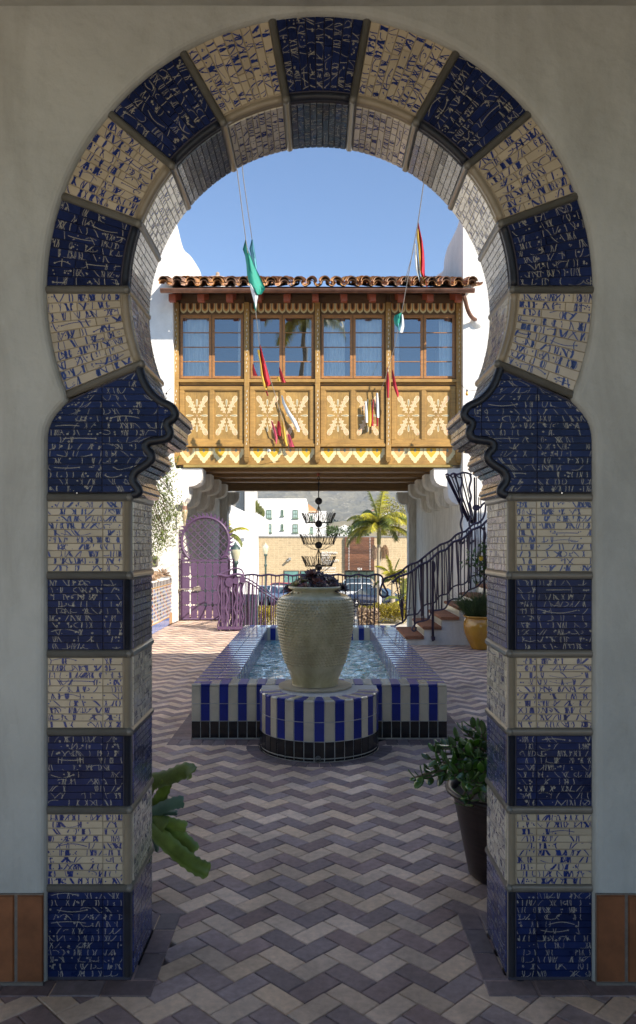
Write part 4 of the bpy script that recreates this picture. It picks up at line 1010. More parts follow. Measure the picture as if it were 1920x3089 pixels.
# ================================================================== GATE
GY = 17.55; gs = GY/FPX
gate = thing('purple_gate', 'purple iron gate with round lattice top and saw toothed rim', 'gate', (W(620, 1700, GY).x, GY, 0))
gcx, gcz = W(620, 1632, GY).x, W(620, 1632, GY).z; gr = 71*gs
fr_ = MB(); circ = [(gcx+gr*math.sin(a), GY, gcz+gr*math.cos(a)) for a in [math.radians(-140+280*k/48) for k in range(49)]]
fr_.tube(circ, .032, 8, flat=(1, 1)); fr_.tube([(x*1.0, GY-.03, z) for x, y, z in circ], .014, 6)
for s in (-1, 1):
    a = circ[0] if s < 0 else circ[-1]
    xx = gcx+s*.545; zt = W(0, 1687, GY).z
    fr_.tube(smoothp([a, (gcx+s*.47, GY, zt+.09), (gcx+s*.53, GY, zt+.05), (xx, GY, zt-.03)], 3), .026, 6)
    fr_.tube([(xx, GY, zt-.02), (xx, GY, .03)], .026, 6); fr_.tube([(xx+s*.10, GY, zt-.0), (xx+s*.10, GY, .0)], .02, 6)
    for k in range(9): z = .12+k*.155; fr_.tube([(xx, GY, z), (xx+s*.10, GY, z+(.06 if k % 2 else -.04))], .010, 5)
    fr_.tube([(xx, GY, zt), (xx+s*.10, GY, zt)], .014, 5)
fr_.tube([(gcx-.545, GY, .04), (gcx+.545, GY, .04)], .022, 6); fr_.build('gate_frame', PURP, gate)
tt2 = MB()
for k in range(30):
    a = math.radians(-128+256*k/29); d = Vector((math.sin(a), 0, math.cos(a))); tg = Vector((math.cos(a), 0, -math.sin(a))); c = Vector((gcx, GY-.008, gcz))+d*(gr+.02)
    tt2.prism([c-tg*.04, c+d*.04-tg*.016, c+d*.11-tg*.04, c+d*.055+tg*.022, c+tg*.045], (0, .012, 0))
tt2.build('saw_teeth', PURP, gate)
lt = MB()
for s in (-1, 1):
    for k in range(-7, 8):
        o = k*.118; pts_ = []
        # clip line x - s z = o*sqrt2 to the circle
        d = abs(o)
        if d < gr:
            h = math.sqrt(gr*gr-o*o); n = Vector((1, 0, -s))/math.sqrt(2); t_ = Vector((s, 0, 1))/math.sqrt(2); c = Vector((gcx, GY, gcz))+n*o
            p, q = c-t_*h, c+t_*h
            zl = W(0, 1687, GY).z
            if p.z < zl: 
                if q.z <= zl: continue
                p = q+(p-q)*((q.z-zl)/(q.z-p.z))
            lt.tube([p+Vector((0, .005*s, 0)), q+Vector((0, .005*s, 0))], .023, 4, flat=(1, .5), up=(0, 1, 0), sm=False)
lt.build('lattice', PURP, gate)
# lower panel: plates with slots and quatrefoil gaps between
colx = [W(x, 0, GY).x for x in (546, 574.6, 597, 620, 642, 664, 694)]; rowz = [W(0, y, GY).z for y in (1687, 1696, 1739, 1782, 1825, 1872)]; rowz[-1] = .06
pl = Pieces('gate_plate', gate, [PURP]); gp = .013
for i in range(6):
    for j in range(5):
        x0 = colx[i]+(gp if i else .0); x1 = colx[i+1]-(gp if i < 5 else 0); z1 = rowz[j]-(gp if j else 0); z0 = rowz[j+1]+(gp if j < 4 else 0)
        if z1-z0 < .02: z0 = z1-.03
        c = .028 if z1-z0 > .1 else .01
        P = [(x0+c, z0), (x1-c, z0), (x1-c*.25, z0+c*.25), (x1, z0+c), (x1, z1-c), (x1-c*.25, z1-c*.25), (x1-c, z1), (x0+c, z1), (x0+c*.25, z1-c*.25), (x0, z1-c), (x0, z0+c), (x0+c*.25, z0+c*.25)]
        b = MB(); b.prism([(x, GY-.006, z) for x, z in P], (0, .012, 0)); pl.put(b)
pl.end()
tb = MB()
for i in range(1, 6):
    for j in range(5):
        z1, z0 = rowz[j], rowz[j+1]
        for f in ((.22, .78) if z1-z0 > .1 else (.5,)): z = z0+(z1-z0)*f; tb.box(colx[i]-gp-.001, colx[i]+gp+.001, GY-.005, GY+.005, z-.012, z+.012)
for j in range(1, 5):
    for i in range(6):
        for f in (.3, .7): x = colx[i]+(colx[i+1]-colx[i])*f; tb.box(x-.008, x+.008, GY-.005, GY+.005, rowz[j]-gp-.001, rowz[j]+gp+.001)
tb.build('tabs', PURP, gate)
lk = MB(); zl = W(0, 1777, GY).z; lk.tube([(gcx-.55, GY-.04, zl), (gcx-.22, GY-.04, zl+.0)], .010, 6); lk.box(gcx-.26, gcx-.10, GY-.06, GY-.01, zl-.03, zl+.05); lk.tube([(gcx-.2, GY-.07, zl+.05), (gcx-.12, GY-.07, zl+.07)], .012, 6)
lk.tube([(gcx-.55, GY-.04, zl), (gcx-.66, GY-.06, zl-.09)], .03, 6); lk.build('latch', M('worn_steel', (.32, .28, .24), .5, .4, 12, .2, metal=.6), gate)
# ================================================================== RAILINGS
def pl_y(pts, Y): return [W(x, y, Y) for x, y in pts]
RY = 15.5
rl = thing('wavy_railing', 'purple wavy topped iron railing across the back of the court', 'railing', (-.4, RY, 0))
top = [(737, 1736), (748, 1734), (766, 1733), (787.6, 1736.7), (811.6, 1733), (835.6, 1737), (860, 1733.5), (884, 1737), (908, 1733.5), (932, 1737.5), (956, 1733), (982, 1735), (1000, 1736), (1020, 1733), (1040, 1736), (1060, 1738), (1077, 1733), (1095.5, 1736), (1110, 1738.5), (1130, 1733), (1146, 1734.6), (1154, 1742), (1156, 1752), (1152, 1764), (1147, 1784), (1149, 1796), (1158, 1801), (1166, 1798), (1170, 1789), (1164, 1778), (1158, 1766), (1156, 1757), (1161, 1745), (1172, 1741)]
b = MB(); b.tube(smoothp(pl_y(top, RY), 3), .021, 8); b.build('top_rail', SHADED_PURP, rl)
def topy(x): return interp(x, [p[0] for p in top[:21]], [p[1] for p in top[:21]])
x = 741
k = 0
while x < 1150:
    xb_ = x+random.choice([-7, -4, 0, 1, 3, 6]); th = .017 if k % 7 == 3 else .0115
    b = MB(); xm_ = (x+xb_)/2+U(-2, 2); b.tube(smoothp(pl_y([(x, topy(x)+1), (xm_, 1820), (xb_, 1902)], RY), 3), th, 6, flat=(1, .7)); b.build('baluster', PURP if x < 880 else SHADED_PURP, rl); x += U(10.5, 14.5); k += 1  # sunlit bars keep the purple, the rest take the shade-darkened copy
b = MB(); b.box(-1.5, 1.36, RY-.02, RY+.02, .0, .035); b.build('bottom_rail', SHADED_PURP, rl)
# wild corner panel
wp = thing('bar_screen', 'dense purple iron panel of wavy bars beside the lattice gate', 'railing', (-1.8, 15.5, 0))
b = MB(); b.tube(smoothp(pl_y([(656, 1734), (670, 1735), (687, 1739), (702, 1734), (720, 1732), (738, 1737)], 15.45), 3), .024, 8)
b.tube(smoothp([W(656, 1735, 15.45), W(672, 1728, 15.9), W(690, 1720, 16.4), W(712, 1714, 16.8), W(730, 1720, 16.8), W(737, 1737, 16.6)], 3), .016, 6)
b.build('top_rail', PURP, wp)
b = MB(); zzg = [W(668+k*3.0+(0), (1733-k*1.3) + (3 if k % 2 else -3), 16.1) for k in range(17)]; b.tube(zzg, .009, 4); b.build('zigzag_trim', PURP, wp)
b = MB(); b.box(W(657, 0, 15.45).x, W(738, 0, 15.45).x, 15.42, 15.48, .04, .095); b.tube([W(684, 1901, 15.45), W(684, 1915, 15.45)], .025, 6); b.tube([W(710, 1901, 15.45), W(710, 1915, 15.45)], .025, 6); b.build('bottom_rail', PURP, wp)
for k in range(19):
    f = k/18; xt = 659+f*76; xb_ = 661+f*72+U(-4, 4); wig = 0 if k % 3 else U(3, 4.5); Yk = 15.45+(U(0, .5) if k % 2 else 0); thk = random.choice([.014, .018, .026, .03]); zb_ = 1902
    pts_ = []
    for q in range(13):
        v = q/12; pts_.append((xt+(xb_-xt)*v+wig*math.sin(v*PI*6), 1738+(zb_-1738)*v))
    P = [W(a, y, Yk) for a, y in pts_]
    b = MB(); b.tube(P, thk, 5, flat=(1, .45), up=(1, 0, 0)); b.build('baluster', PURP, wp)
for (px, py, rr) in ((692, 1756, 12), (712, 1752, 9), (731, 1748, 9)):
    c = W(px, py, 15.42); b = MB(); b.prism([(c.x+rr*.0067*math.cos(a), 15.42, c.z+rr*.0067*math.sin(a)*1.15) for a in [2*PI*q/18 for q in range(18)]], (0, .012, 0)); b.build('iron_disc', PURP, wp)
b = MB()
for (px, py, rr) in ((693, 1892, 6), (704, 1888, 9), (722, 1884, 11)):
    c = W(px, py, 15.6); b.tube([(c.x+rr*.0067*math.cos(a)*(1-.04*q_), 15.6, max(.03, c.z+rr*.0067*math.sin(a)*(1-.04*q_))) for q_, a in enumerate([.5*q for q in range(14)])], .009, 5)
b.build('scroll', PURP, wp)
# handrails of the flight down to the street
dr = thing('descending_handrail', 'pair of thin purple handrails going down to the street', 'railing', (-1.2, 17.5, -.5))
for off in (0, 1):
    pts_ = [W(737, 1743+9*off, 15.7), W(752, 1748+9*off, 16.3), W(775, 1763+9*off, 17.2), W(800, 1782+9*off, 18.1), (W(828, 1800+9*off, 19.1)), W(850, 1812+9*off, 19.9)]
    b = MB(); b.tube(smoothp(pts_, 3), .016, 6); b.build('rail', PURP, dr)
    if off:
        for k in range(1, len(pts_)*3):
            f = k/(len(pts_)*3)*(len(pts_)-1); i0 = min(int(f), len(pts_)-2); p = pts_[i0].lerp(pts_[i0+1], f-i0); b = MB(); b.tube([p, p+Vector((U(-.05, .05), 0, -.95))], .011, 5); b.build('baluster', PURP, dr)
# ================================================================== STAIRS ON THE RIGHT
stc = thing('brick_stair', 'white stucco stair with brick treads climbing right of the fountain', 'stair', (2.4, 14, 0))
SX0, SY0, SY1 = 1.51, 13.36, 14.85; BRT = M('brick_tread', (.27, .115, .06), .75, .2, 18, .4, 100, rnd=.16)
NS = 11
b = MB()
for k in range(NS):
    x0 = SX0+.03+.305*k; b.box(x0, x0+.305 if k < NS-1 else 7.5, SY0, SY1, 0, .10+.167*k)
b.build('stair_body', plaster('stair_stucco', (.66, .65, .62), .3), stc)
tr = Pieces('tread_brick', stc, [BRT])
for k in range(NS):
    x0 = SX0+.305*k; z = .157+.167*k; y = SY0-.035
    while y < SY1-.02:
        bb_ = MB(); r = .025; P = []
        for q in range(7): a = PI/2+PI*q/6; P.append((x0+r+r*math.cos(a), z-r-.004+ (r+.002)*math.sin(a)))
        P += [(x0+.33, z-.055), (x0+.33, z)]
        P = [(x0+r+r*math.cos(PI/2+PI*q/6), z-.027+.027*math.sin(PI/2+PI*q/6)) for q in range(7)]+[(x0+.325, z-.054), (x0+.325, z)]
        bb_.prism([(x, y+.003, zz_) for x, zz_ in P], (0, .097, 0)); tr.put(bb_); y += .1015
tr.end()
rs = MB()
for k in range(NS): x0 = SX0+.03+.305*k; rs.box(x0-.006, x0, SY0+.002, SY1, .004+.167*k if k else 0, .10+.167*k)
rs.build('riser_tiles', M('pale_green_riser', (.50, .52, .42), .3, .25, 14, .1, 40, coat=.3), stc)
# landing block and niche wall
b = MB(); b.box(2.95, 8, 15.1, 16.88, 0, 1.86); b.build('landing', WALL, stc)
arcn = MB()                                              # low rounded openings in the far parapet
for (px, py, w_, h_) in ((1266, 1868, 20, 58),):
    c = W(px, py, 15.0); P = [(c.x-.13, 15.0, 0), (c.x-.13, 15.0, .28)]+[(c.x+.13*math.cos(a), 15.0, .28+.13*math.sin(a)) for a in [PI-PI*q/8 for q in range(9)]]+[(c.x+.13, 15.0, 0)]; arcn.prism(P, (0, .1, 0))
arcn.build('niche', LIGHT_STREAK, stc)
def rail_set(name, label, Y, hand, low, xs_, news):
    tt_o = thing(name, label, 'railing', (W(hand[0][0], 0, Y).x, Y, 0), 'stair railings')
    b = MB(); b.tube(smoothp(pl_y(hand, Y), 3), .021, 8); b.build('handrail', SHADED_PURP, tt_o)
    b = MB(); b.tube(smoothp(pl_y(low, Y), 3), .019, 8, flat=(1, .7)); b.build('lower_rail', SHADED_PURP, tt_o)
    hx = [p[0] for p in hand]; hy = [p[1] for p in hand]; lw = [p for p in low]; lw.sort(); lx_ = [p[0] for p in lw]; ly_ = [p[1] for p in lw]
    for k, x in enumerate(xs_):
        d = random.choice([-9, -5, -1, 0, 2, 6, 9]); xb_ = min(max(x+d, lx_[2]), lx_[-1])
        b = MB(); xm_ = (x+xb_)/2+U(-1.5, 1.5); yt = interp(x, hx, hy); yb_ = interp(xb_, lx_, ly_)
        b.tube(smoothp(pl_y([(x, yt), (xm_, (yt+yb_)/2), (xb_, yb_)], Y), 3), .0125 if k % 4 else .016, 6, flat=(1, .75)); b.build('baluster', SHADED_PURP, tt_o)
    for (x, y0, y1, th) in news:
        b = MB(); b.tube(pl_y([(x, y0), (x-1, (y0+y1)/2), (x, y1)], Y-.02), th, 6, flat=(1, .6)); b.build('newel_post', SHADED_PURP, tt_o)
    return tt_o
nearH = [(1185, 1759), (1199, 1742.5), (1215.6, 1735.6), (1234, 1728.6), (1252.7, 1717), (1269, 1704), (1292, 1694), (1306, 1682), (1320, 1668), (1333, 1662), (1346.6, 1657.6), (1364, 1638), (1379, 1631), (1397, 1625), (1409, 1614.6), (1422, 1600), (1435.5, 1594), (1453, 1586.5), (1462, 1577.6), (1471, 1570), (1500, 1550), (1540, 1520)]
nearL = [(1256, 1892), (1254, 1902), (1246, 1903), (1243.5, 1896), (1250, 1886), (1259.6, 1876.8), (1278, 1873), (1292, 1867.5), (1301, 1851), (1310.6, 1842), (1329, 1839.7), (1343, 1835), (1352, 1821), (1361.5, 1809.6), (1375, 1806), (1387, 1807), (1400, 1795), (1415, 1780), (1440, 1770), (1460, 1750), (1500, 1730), (1540, 1700)]
farH = [(1172, 1741), (1192.5, 1734), (1211, 1724), (1227, 1710), (1241, 1702), (1259.6, 1696), (1278, 1682), (1300, 1664), (1320, 1650), (1329, 1643), (1347, 1637), (1361, 1629), (1375, 1615), (1391, 1606.5), (1404, 1603), (1416, 1592), (1428, 1582), (1447, 1575), (1458, 1563), (1464, 1545), (1466, 1520)]
farL = [(1188, 1889.5), (1206, 1881), (1215.6, 1876.8), (1225, 1865), (1229.5, 1857), (1246, 1853.6), (1259.6, 1852), (1269, 1839.7), (1278, 1828), (1290, 1822), (1299, 1821), (1313, 1816.6), (1322, 1802.7), (1331, 1795.7), (1350, 1791), (1361, 1777), (1368, 1770), (1382, 1764.5), (1396, 1763), (1408, 1756), (1417, 1742.5), (1431, 1735.6), (1442.5, 1734), (1462, 1722)]
nr = rail_set('stair_railing', 'nearer shade-darkened purple stair railing with zigzag ribbon scroll at its foot', 13.3, nearH, nearL, [1245, 1257, 1268, 1279, 1290, 1300, 1316, 1325, 1334, 1345, 1356, 1367, 1379, 1390, 1402, 1414, 1425, 1437, 1449, 1462, 1475, 1490, 1505], [(1307, 1694, 1934, .03), (1462, 1590, 1800, .03)])
b = MB(); rb = [(1199, 1742), (1180, 1756), (1168, 1768), (1178, 1763), (1190, 1760), (1203, 1759), (1209, 1764), (1200, 1778), (1188, 1791), (1192, 1796), (1208, 1794), (1225, 1791), (1214, 1802), (1206, 1814), (1205, 1826), (1212, 1835), (1225, 1838), (1241, 1833), (1232, 1843), (1226, 1852), (1236, 1856), (1252.7, 1853.6)]
b.tube([W(x, y, 13.3) for x, y in rb], .030, 4, flat=(1, .16), up=(0, 1, 0), sm=False); b.build('ribbon_scroll', SHADED_PURP, nr)
b = MB(); b.tube(smoothp(pl_y([(1304, 1692), (1310, 1697), (1312, 1706), (1312, 1718), (1308, 1727)], 13.26), 3), .022, 6, flat=(1, .5)); b.tube(smoothp(pl_y([(1452, 1590), (1461, 1600), (1466, 1612), (1464, 1626), (1459, 1622), (1461, 1606)], 13.26), 3), .02, 6, flat=(1, .5)); b.box(W(1302, 0, 13.3).x, W(1312, 0, 13.3).x, 13.24, 13.36, W(0, 1930, 13.3).z, W(0, 1920, 13.3).z); b.build('post_scroll', SHADED_PURP, nr)
rail_set('stair_railing', 'farther shade-darkened purple stair railing against the shaded passage wall', 14.8, farH, farL, [1192, 1204, 1214, 1219, 1233, 1243, 1252, 1262, 1271, 1286, 1298, 1306, 1322, 1331, 1340, 1352, 1364, 1375, 1386, 1395, 1408, 1420, 1432, 1442, 1452], [(1273.5, 1687, 1858, .03), (1415, 1600, 1760, .03)])
# fan shaped balustrade on the landing
fb = thing('fan_balustrade', 'shade-darkened purple fanned iron balustrade on the stair landing under the bridge end', 'railing', (3.0, 15.1, 1.9))
YB2 = 15.15
b = MB(); b.tube(smoothp(pl_y([(1345, 1434), (1350, 1430), (1358, 1434), (1368, 1428), (1378, 1431), (1388, 1429), (1396, 1426), (1406, 1426), (1416, 1429), (1424, 1432)], YB2), 3), .020, 8)
b.tube(smoothp(pl_y([(1358, 1434), (1364, 1440), (1372, 1438), (1378, 1434), (1384, 1440), (1390, 1441)], YB2), 3), .012, 6); b.build('top_rail', SHADED_PURP, fb)
for (xt, yt, xb_, yb_, th) in [(1347, 1436, 1413, 1573, .022), (1352, 1434, 1416, 1573, .014), (1361, 1433, 1419, 1577, .013), (1371, 1431, 1424, 1580, .018), (1376, 1434, 1398, 1560, .012), (1390, 1431, 1428, 1580, .016), (1401, 1428, 1432, 1580, .013), (1432, 1440, 1433, 1582, .02), (1438, 1440, 1437, 1582, .012), (1445, 1500, 1445, 1580, .012), (1451, 1505, 1451, 1580, .012)]:
    b = MB(); b.tube(pl_y([(xt, yt), (xb_, yb_)], YB2), th, 6); b.build('baluster', SHADED_PURP, fb)
for (xx, ya, yb_, amp) in ((1392.5, 1440, 1640, 2.6), (1419, 1432, 1640, 2.8)):
    b = MB(); b.tube([W(xx+amp*math.sin(q*.72), ya+(yb_-ya)*q/34, YB2-.05) for q in range(35)], .028, 6, flat=(1, .7)); b.build('wavy_post', SHADED_PURP, fb)
    c = W(xx, 1634, YB2-.06); b = MB(); b.prism([(c.x+dx, YB2-.06, c.z+dz) for dx, dz in [(-.08, .03), (-.05, .035), (-.03, .0), (.03, .0), (.05, .035), (.08, .03), (.08, .0), (.05, -.02), (.04, -.05), (-.04, -.05), (-.05, -.02), (-.08, 0)]], (0, .02, 0)); b.build('bracket_foot', SHADED_PURP, fb)
b = MB(); c = W(1435, 1532, YB2); b.prism([(c.x+.075*math.cos(a), YB2-.08, c.z+.06*math.sin(a)) for a in [2*PI*q/16 for q in range(16)]], (0, .02, 0)); b.tube(smoothp(pl_y([(1440, 1527), (1450, 1530), (1456, 1522), (1464, 1516)], YB2-.05), 3), .022, 6); b.build('scroll', SHADED_PURP, fb)
# ================================================================== LEFT PLANTER
PX = -3.22
plt = thing('tiled_planter', 'raised planter faced with orange, blue and black diamond tiles', 'planter', (PX-.3, 15, 0))
b = MB(); b.box(PX-.22, PX, 8.0, 16.88, 0, 1.02); b.build('planter_wall', WALL, plt)
b = MB(); b.box(PX-1.06, PX-.22, 8, 16.88, 0, .97); b.build('soil', SOIL, plt)
TO = M('orange_tile', (.42, .10, .02), .2, .2, 10, .05, coat=.5); TBL = M('sky_blue_tile', (.10, .19, .48), .2, .2, 10, .05, coat=.5); TW = M('white_tile', (.72, .70, .62), .2, .06, 10, .05, coat=.5); TY = M('ochre_tile', (.55, .30, .05), .2, .15, 10, .05, coat=.5)
b = MB(); b.box(PX, PX+.008, 8.0, 16.88, .17, 1.0); b.build('white_field', TW, plt)
dm = MB(); mats_ = [TO, TBL, FBLACK, TY]
y = 12.0
i = 0
while y < 16.86:
    dm.add([(PX+.010, y+.04, .90), (PX+.010, y+.11, .90), (PX+.010, y+.11, .995), (PX+.010, y+.04, .995)], [(0, 1, 2, 3)], 2)
    for j in range(9):
        z = .205+.074*j+.037; m = [2, 0, 2, 1, 1, 0][(i+j) % 6] if (i//3+j//2) % 2 else [1, 2, 1, 0][(i+j) % 4]; dm.add([(PX+.0105, y+.015, z), (PX+.0105, y+.075, z+.034), (PX+.0105, y+.135, z), (PX+.0105, y+.075, z-.034)], [(0, 1, 2, 3)], m)
    y += .15; i += 1
dm.build('diamond_tiles', mats_, plt, 'stuff')
b = MB(); b.box(PX, PX+.014, 8, 16.88, .875, .895); b.box(PX, PX+.014, 8, 16.88, .17, .19); b.build('ochre_trim', TY, plt)
bt_ = Pieces('base_tile', plt, [TBL])
y = 12.0
while y < 16.8:
    q = MB(); q.cbox(PX, PX+.012, y+.002, y+.148, .005, .168, .002); bt_.put(q); y += .15
bt_.end()
b = MB(); b.box(PX-.03, PX+.02, 16.6, 17.1, 0, .25); b.build('stone_foot', M('tan_stone', (.42, .26, .14), .8, .2, 10, .3), plt)
SUC = leafmat('dusty_brown_succulent', (.24, .16, .10), .4, .5, .1, .3)
for k in range(12):
    y = 14.0+k*.24; z = 1.0+U(.03, .10); x = PX-.18+U(-.1, .08); mb = MB(); rosette(mb, (x, y, z), U(.15, .22), 22, 0, Vector((U(.1, .8), -.5, 1)).normalized(), .9)
    o = mb.build('rosette_succulent', [SUC]); tag(o, 'one of the dusty brown rosette succulents crowding the top of the tiled planter', 'succulent', 'succulents in the tiled planter')
# wall plate
mb = MB(); c = W(468, 1692, 16.88); mb.cbox(c.x-.07, c.x+.07, 16.86, 16.9, c.z-.11, c.z+.11, .01); o = mb
tpl = thing('outlet_plate', 'small grey outlet plate on the white wall above the planter', 'outlet', c); mb.build('plate', M('grey_plate', (.18, .17, .14), .5, .3, 20, .2), tpl)
mb = MB(); mb.box(c.x-.03, c.x+.03, 16.85, 16.862, c.z-.05, c.z+.05); mb.build('socket', M('black_socket', (.03, .03, .03), .5), tpl)
# carrot shaped wall vase
cv = thing('wall_vase', 'carrot shaped ceramic vase hung on the left pier beside the gate', 'vase', (-3.02, 17.1, 2.2))
Yv = 17.1; c = W(558, 1550, Yv); zt = W(0, 1540, Yv).z
mb = MB(); mb.lathe([(.0, -.36), (.012, -.34), (.03, -.22), (.055, -.1), (.066, -.03), (.06, .0), (.05, .03)], (c.x, Yv, zt), 14); mb.build('cone', M('ochre_ceramic', (.48, .30, .08), .45, .5, 22, .3, col2=(.62, .55, .40)), cv)
mb = MB(); mb.lathe([(.055, .0), (.05, .05), (.045, .09), (.0, .09)], (c.x, Yv, zt+.015), 14); mb.build('collar', M('brown_ceramic', (.22, .12, .08), .5), cv)
mb = MB()
for k in range(7): a = k*.9; mb.tube([(c.x+.025*math.cos(a), Yv+.025*math.sin(a), zt+.1), (c.x+.05*math.cos(a), Yv+.05*math.sin(a), zt+.16), (c.x+.07*math.cos(a), Yv+.06*math.sin(a), zt+.2)], [.012, .009, .004], 5)
mb.build('finger_sprouts', M('pale_ceramic', (.6, .55, .42), .5), cv)
# ================================================================== PLANTS
def leaf_quad(mb, p, d, up_, L, wd, m=0):
    d = d.normalized(); s_ = d.cross(up_); s_ = s_.normalized() if s_.length > 1e-5 else d.orthogonal().normalized(); n = s_.cross(d)
    mb.add([p, p+d*L*.45+s_*wd*.5-n*wd*.12, p+d*L, p+d*L*.45-s_*wd*.5-n*wd*.12, p+d*L*.5+n*wd*.1], [(0, 1, 4), (1, 2, 4), (2, 3, 4), (3, 0, 4)], m, True)
def rv(s=1): return Vector((U(-1, 1), U(-1, 1), U(-1, 1)))*s
# hanging tree at left
BARK = M('grey_bark', (.13, .10, .07), .9, .3, 12, .6, 40)
tr_ = thing('courtyard_tree', 'small tree with pale green leaves hanging over the tiled planter', 'tree', (-4.0, 15.6, .97))
mb = MB(); lf = MB(); base_ = Vector((-4.0, 15.6, .97)); crown = Vector((-3.9, 15.4, 3.1))
mb.tube(smoothp([base_, (-3.95, 15.55, 1.8), crown], 4), [.06]*5+[.05]*4, 8)
tips = []
for (x, y) in [(478, 1430), (500, 1425), (520, 1400), (512, 1440), (525, 1500), (520, 1530), (505, 1520), (515, 1560), (528, 1545), (490, 1560), (470, 1545), (500, 1600), (480, 1610), (508, 1625), (500, 1640), (478, 1640), (465, 1665), (470, 1600), (460, 1570), (485, 1580), (515, 1590), (455, 1520), (465, 1490), (485, 1500), (500, 1480), (512, 1470), (455, 1600), (495, 1625), (462, 1690), (520, 1570), (505, 1550), (460, 1640), (440, 1450), (430, 1500), (440, 1550), (420, 1590)]:
    Y = U(15.2, 16.2); p = W(x, y, Y); m_ = crown.lerp(p, .55)+Vector((0, 0, .25))+rv(.08); P = smoothp([crown+rv(.1)-Vector((0, 0, U(0, .8))), m_, p], 5); mb.tube(P, [.018*(1-i/len(P))+.003 for i in range(len(P))], 5)
    tips.append(p)
    for q in P[4:]:
        for _ in range(7): leaf_quad(lf, q+rv(.10), rv()+Vector((.2, 0, -.1)), Vector((0, 0, 1)), U(.05, .09), U(.022, .034))
    for _ in range(55): leaf_quad(lf, p+rv(.17), rv()+Vector((0, 0, .2)), Vector((0, 0, 1)), U(.05, .10), U(.022, .034))
mb.build('branches', BARK, tr_)
lf.build('foliage', leafmat('pale_green_leaf', (.15, .20, .045), .4, .55, .3, .45), tr_)
# jade plant and its brown pot
JP = Vector((1.0, 4.08, 0))
pot = thing('brown_pot', 'dark brown ribbed glazed pot just behind the right pier', 'pot', JP)
pr = [(0, .005), (.185, .005), (.20, .02), (.205, .05)]+[(.205+.072*k/24+.0012*(k % 2), .05+.36*k/24) for k in range(1, 25)]+[(.282, .42), (.30, .435), (.318, .447), (.322, .460), (.314, .470), (.295, .470), (.285, .455), (.28, .41)]
mb = MB(); mb.lathe(pr, JP, 56); mb.build('pot_body', M('dark_brown_glaze', (.010, .006, .006), .35, .3, 4, .25, 30, spec=.4, stretch=(1, 1, 12), col2=(.035, .02, .018)), pot)
mb = MB(); mb.lathe([(0, .42), (.283, .42)], JP, 24); mb.build('soil', SOIL, pot)
JADE = leafmat('jade_leaf', (.075, .165, .032), .45, .2, .16, .35, coat=.5)
jp = thing('jade_plant', 'jade plant with glossy oval leaves spilling from the brown pot', 'plant', JP+Vector((0, 0, .42)))
lm = MB(); nu, nv = 9, 5
for i in range(nu+1):
    u = i/nu; wd = .025*math.sin(PI*min(1, u**.75))**.6*(.35+.65*u)**.5 if 0 < i < nu else .0012
    for j in range(6):
        a = 2*PI*j/6; lm.v.append((u*.062, wd*math.cos(a), .0032*math.sin(a)*(1 if 0 < i < nu else .3)+.010*u*u))
for i in range(nu):
    for j in range(6): lm.f.append((i*6+j, i*6+(j+1) % 6, (i+1)*6+(j+1) % 6, (i+1)*6+j))
jm = bpy.data.meshes.new('leaf'); jm.from_pydata(lm.v, [], lm.f); jm.materials.append(JADE); jm.polygons.foreach_set('use_smooth', [True]*len(jm.polygons))
stems = MB(); cnt = 0; org = ORG[jp.name]
br_t = []
for (x, y, Y) in [(1252, 2345, 3.9), (1275, 2350, 3.95), (1300, 2290, 3.95), (1318, 2270, 4.0), (1335, 2255, 4.05), (1360, 2250, 4.0), (1385, 2235, 4.1), (1400, 2205, 4.1), (1430, 2195, 4.1), (1450, 2220, 4.0), (1330, 2300, 3.9), (1355, 2310, 3.85), (1380, 2290, 3.9), (1405, 2280, 3.9), (1420, 2250, 3.95), (1440, 2290, 3.85), (1400, 2330, 3.8), (1370, 2340, 3.8), (1420, 2360, 3.72), (1395, 2400, 3.72), (1408, 2430, 3.70), (1440, 2370, 3.72), (1455, 2330, 3.75), (1465, 2280, 3.9), (1345, 2330, 3.95), (1300, 2330, 4.0), (1465, 2230, 4.15), (1485, 2300, 4.0), (1500, 2240, 4.0), (1520, 2330, 3.9)]:
    p = W(x, y, Y); root = Vector((JP.x+U(-.08, .05), JP.y+U(-.06, .06), .42)); m_ = root.lerp(p, .5)+Vector((0, 0, .08))
    P = smoothp([root, m_, p], 4); stems.tube(P, [.009-.005*i/len(P) for i in range(len(P))], 5)
    d = (P[-1]-P[-2]).normalized()
    for lv in range(5):
        q = P[-1-lv] if lv < len(P)-2 else P[2]; a0 = U(0, PI)
        for k in range(2):
            if cnt >= 298: break
            side = d.orthogonal().normalized(); side.rotate(Matrix.Rotation(a0+k*PI, 3, d)); dr_ = (side*(1.0 if lv else .45)+d*.5+Vector((0, 0, .25))).normalized()
            nrm_ = (Vector((0, -.15, 1))+rv(.35)); yv = nrm_.cross(dr_).normalized(); zv = dr_.cross(yv)
            mt_ = Matrix((dr_, yv, zv)).transposed().to_4x4(); sc = U(.8, 1.25)
            inst(jm, 'leaf', jp, Matrix.Translation(q-org) @ mt_ @ Matrix.Diagonal((sc, sc, sc, 1))); cnt += 1
stems.build('stem', M('jade_stem', (.10, .075, .04), .7, .3, 30, .3), jp)
